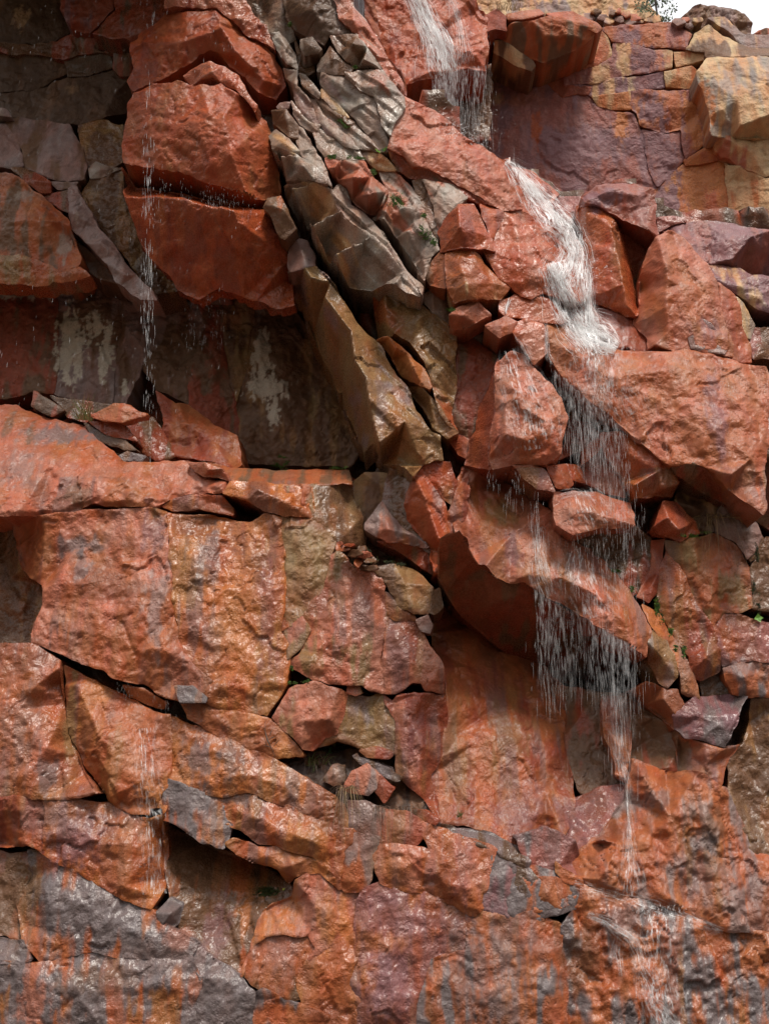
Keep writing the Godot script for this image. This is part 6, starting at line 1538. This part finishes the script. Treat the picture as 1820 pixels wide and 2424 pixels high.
func build_plants() -> void:
	leaf_mat("moss", Color(0.085, 0.17, 0.018))
	leaf_mat("moss_dark", Color(0.045, 0.06, 0.012))
	leaf_mat("leaf", Color(0.12, 0.26, 0.03))
	leaf_mat("tree_leaf", Color(0.06, 0.11, 0.03))
	leaf_mat("straw", Color(0.30, 0.19, 0.08))
	leaf_mat("green_blade", Color(0.11, 0.16, 0.03))
	leaf_mat("brown_blade", Color(0.11, 0.06, 0.035))
	leaf_mat("yellow_leaf", Color(0.35, 0.36, 0.03))
	leaf_mat("bark", Color(0.06, 0.04, 0.03))
	tuft("yellow-green grass tuft growing at the back of the shelf beside the flat stone", "D", 480, 940, 40, 70, 0.65, 0.5, ["straw", "green_blade"])
	tuft("brown and green grass hanging over the soil ledge, left of the pale stone", "K", 350, 210, 60, 70, 0.5, 1.0, ["brown_blade", "brown_blade", "green_blade"])
	tuft("dead brown grass hanging down between the stones of the soil ledge", "K", 520, 330, 40, 70, 0.55, 2.2, ["brown_blade", "brown_blade", "straw"])
	tuft("brown roots hanging from the right part of the soil ledge", "K", 790, 440, 110, 80, 0.35, 2.4, ["brown_blade"])
	tuft("dry straw-coloured grass trailing beside the red block on the right", "F", 1370, 1480, 90, 90, 0.7, 1.8, ["straw", "brown_blade"], -0.2)
	tuft("few green blades low in the crevice near the soil ledge tip", "K", 1155, 500, 12, 16, 0.18, 0.4, ["green_blade"])
	tuft("dry grass trailing at the top of the back wall", "C", 200, 60, 70, 50, 0.5, 0.8, ["straw"])
	moss("bright green moss dotted in the cracks of the upper grey slabs", "B", [490, 682, 20, 14, 525, 705, 18, 16, 570, 380, 12, 8, 205, 140, 10, 12])
	moss("green moss in the crack below the upper grey slabs", "B", [440, 878, 30, 14, 520, 882, 60, 6, 600, 890, 30, 6, 675, 965, 12, 20])
	moss("green moss in the long crack beside the slab left of the angular boulder", "B", [965, 1320, 24, 26, 955, 1215, 10, 22, 800, 1130, 40, 30, 1010, 1360, 16, 20, 940, 1290, 14, 20])
	moss("green mossy plant at the back of the ledge under the hollow", "E", [160, 1170, 34, 34, 130, 1190, 30, 12])
	moss("small moss on the rock ledge just under the tusk slab", "E", [480, 1205, 36, 8, 1110, 318, 26, 10])
	moss("moss strip in the dark joint between the overhang slab and right wall", "I", [1030, 560, 16, 50, 1060, 620, 10, 30, 1105, 700, 10, 24, 1180, 810, 10, 40, 1135, 790, 10, 20, 800, 360, 30, 8, 890, 460, 12, 24])
	moss("moss on the underside of the red block with dry grass", "I", [1215, 165, 50, 10, 1300, 145, 30, 6])
	moss("moss cushion in the small hole of the pink slabs", "H", [295, 980, 22, 8, 220, 990, 26, 8, 215, 905, 10, 12])
	moss("dark moss over the rubble heap below the mauve slab", "H", [740, 300, 50, 20, 655, 235, 16, 14, 830, 325, 30, 8], "moss_dark")
	moss("dull moss patch on the recessed wall under the orange lip", "J", [1500, 920, 60, 30], "moss_dark")
	moss("moss line in the crack at the far right wall", "I", [1600, 560, 12, 60, 1575, 470, 8, 60, 1590, 270, 10, 50], "moss_dark")
	# small leafy plant in the slabs
	var c := surf_at(nat("B", 720, 858))
	var o := thing("small_plant", "small bright green leafy plant rooted in the crack below the smooth grey slab", "plant", c)
	for k in 6:
		var st := begin()
		var d := Vector3([-1.0, -0.6, 0.2, 0.7, 0.9, 0.1][k], [0.3, -0.1, -0.2, 0.5, 0.7, 0.1][k], 0.7).normalized()
		leaf(st, d * 0.03, d, Vector3(0.1, 0.5, 0.85).normalized(), 0.11, 0.07)
		finish(st, "leaf", "leaf", o)
	c = surf_at(nat("I", 1594, 627))
	o = thing("small_plant", "single round bright green leaf plant at the right edge", "plant", c)
	for k in 4:
		var st := begin()
		var d := Vector3(cos(k * 1.7), sin(k * 1.7), 0.35).normalized()
		leaf(st, Vector3(0, 0, 0.05), d, Vector3(0, 0.25, 1).normalized(), 0.075, 0.07)
		finish(st, "leaf", "leaf", o)
	c = surf_at(nat("J", 1594, 908))
	o = thing("fallen_leaf", "tiny yellow leaf on the wall under the orange lip", "leaf", c)
	var sl := begin()
	leaf(sl, Vector3(-0.02, 0, 0.02), Vector3(0.8, 0.5, 0.2).normalized(), Vector3(0, 0.2, 1), 0.05, 0.035)
	finish(sl, "blade", "yellow_leaf", o)
	c = surf_at(nat("K", 420, 130))
	o = thing("small_plant", "low green plant at the top of the soil ledge", "plant", c)
	for k in 12:
		var st := begin()
		var d := Vector3(rng.randfn(0, 1), rng.randf_range(-0.2, 1), 0.6).normalized()
		leaf(st, Vector3(rng.randfn(0, 0.05), rng.randfn(0, 0.04), 0.02), d, Vector3(0.1, 0.5, 0.85).normalized(), 0.07, 0.045)
		finish(st, "leaf", "tree_leaf", o)
	# bare twig
	c = surf_at(nat("H", 120, 1400))
	o = thing("twig", "thin bare twig standing against the wall above the diagonal crack", "twig", c)
	var st2 := begin()
	var tp := PackedVector3Array()
	for p in [[125, 1405], [105, 1360], [80, 1310], [68, 1260], [70, 1190]]:
		var q := surf_at(nat("H", p[0], p[1])) - c
		tp.append(q + Vector3(0, 0, 0.05))
	thread(st2, tp, 0.009)
	finish(st2, "stem", "bark", o)
	for s in [[105, 1360, 150, 1300], [80, 1310, 110, 1240], [68, 1260, 30, 1230], [105, 1360, 60, 1340], [80, 1310, 130, 1290]]:
		var st := begin()
		var a := surf_at(nat("H", s[0], s[1])) - c + Vector3(0, 0, 0.05)
		var b := surf_at(nat("H", s[2], s[3])) - c + Vector3(0, 0, 0.06)
		thread(st, PackedVector3Array([a, (a + b) / 2 + Vector3(0.01, 0.01, 0.01), b]), 0.005)
		finish(st, "branch", "bark", o)
	# tree on the skyline
	var base := unproject(nat("C", 1030, 118), -5.8)
	o = thing("tree", "small green tree top on the skyline left of the brown boulder", "tree", base)
	var tr := begin()
	thread(tr, PackedVector3Array([Vector3(0, -0.6, 0), Vector3(0.02, 0.0, 0), Vector3(-0.02, 0.5, 0), Vector3(0, 1.0, 0)]), 0.03)
	for k in 16:
		var h := rng.randf_range(0.0, 0.9)
		var d := Vector3(rng.randfn(0, 1), rng.randf_range(0.1, 0.8), rng.randfn(0, 1)).normalized()
		thread(tr, PackedVector3Array([Vector3(0, h, 0), Vector3(0, h, 0) + d * 0.15, Vector3(0, h, 0) + d * rng.randf_range(0.25, 0.42)]), 0.008)
	finish(tr, "trunk", "bark", o)
	var cr := begin()
	for k in 900:
		var d := Vector3(rng.randfn(0, 1), rng.randfn(0, 1), rng.randfn(0, 1)).normalized()
		var cl := Vector3(table[(k / 45) * 3], table[(k / 45) * 3 + 1], table[(k / 45) * 3 + 2])
		var p := Vector3(cl.x * 0.33, 0.42 + cl.y * 0.45, cl.z * 0.33) + d * rng.randf_range(0.02, 0.11)
		leaf(cr, p, d, Vector3(rng.randfn(0, 1), 1, rng.randfn(0, 1)).normalized(), 0.06, 0.035)
	finish(cr, "crown", "tree_leaf", o, true)
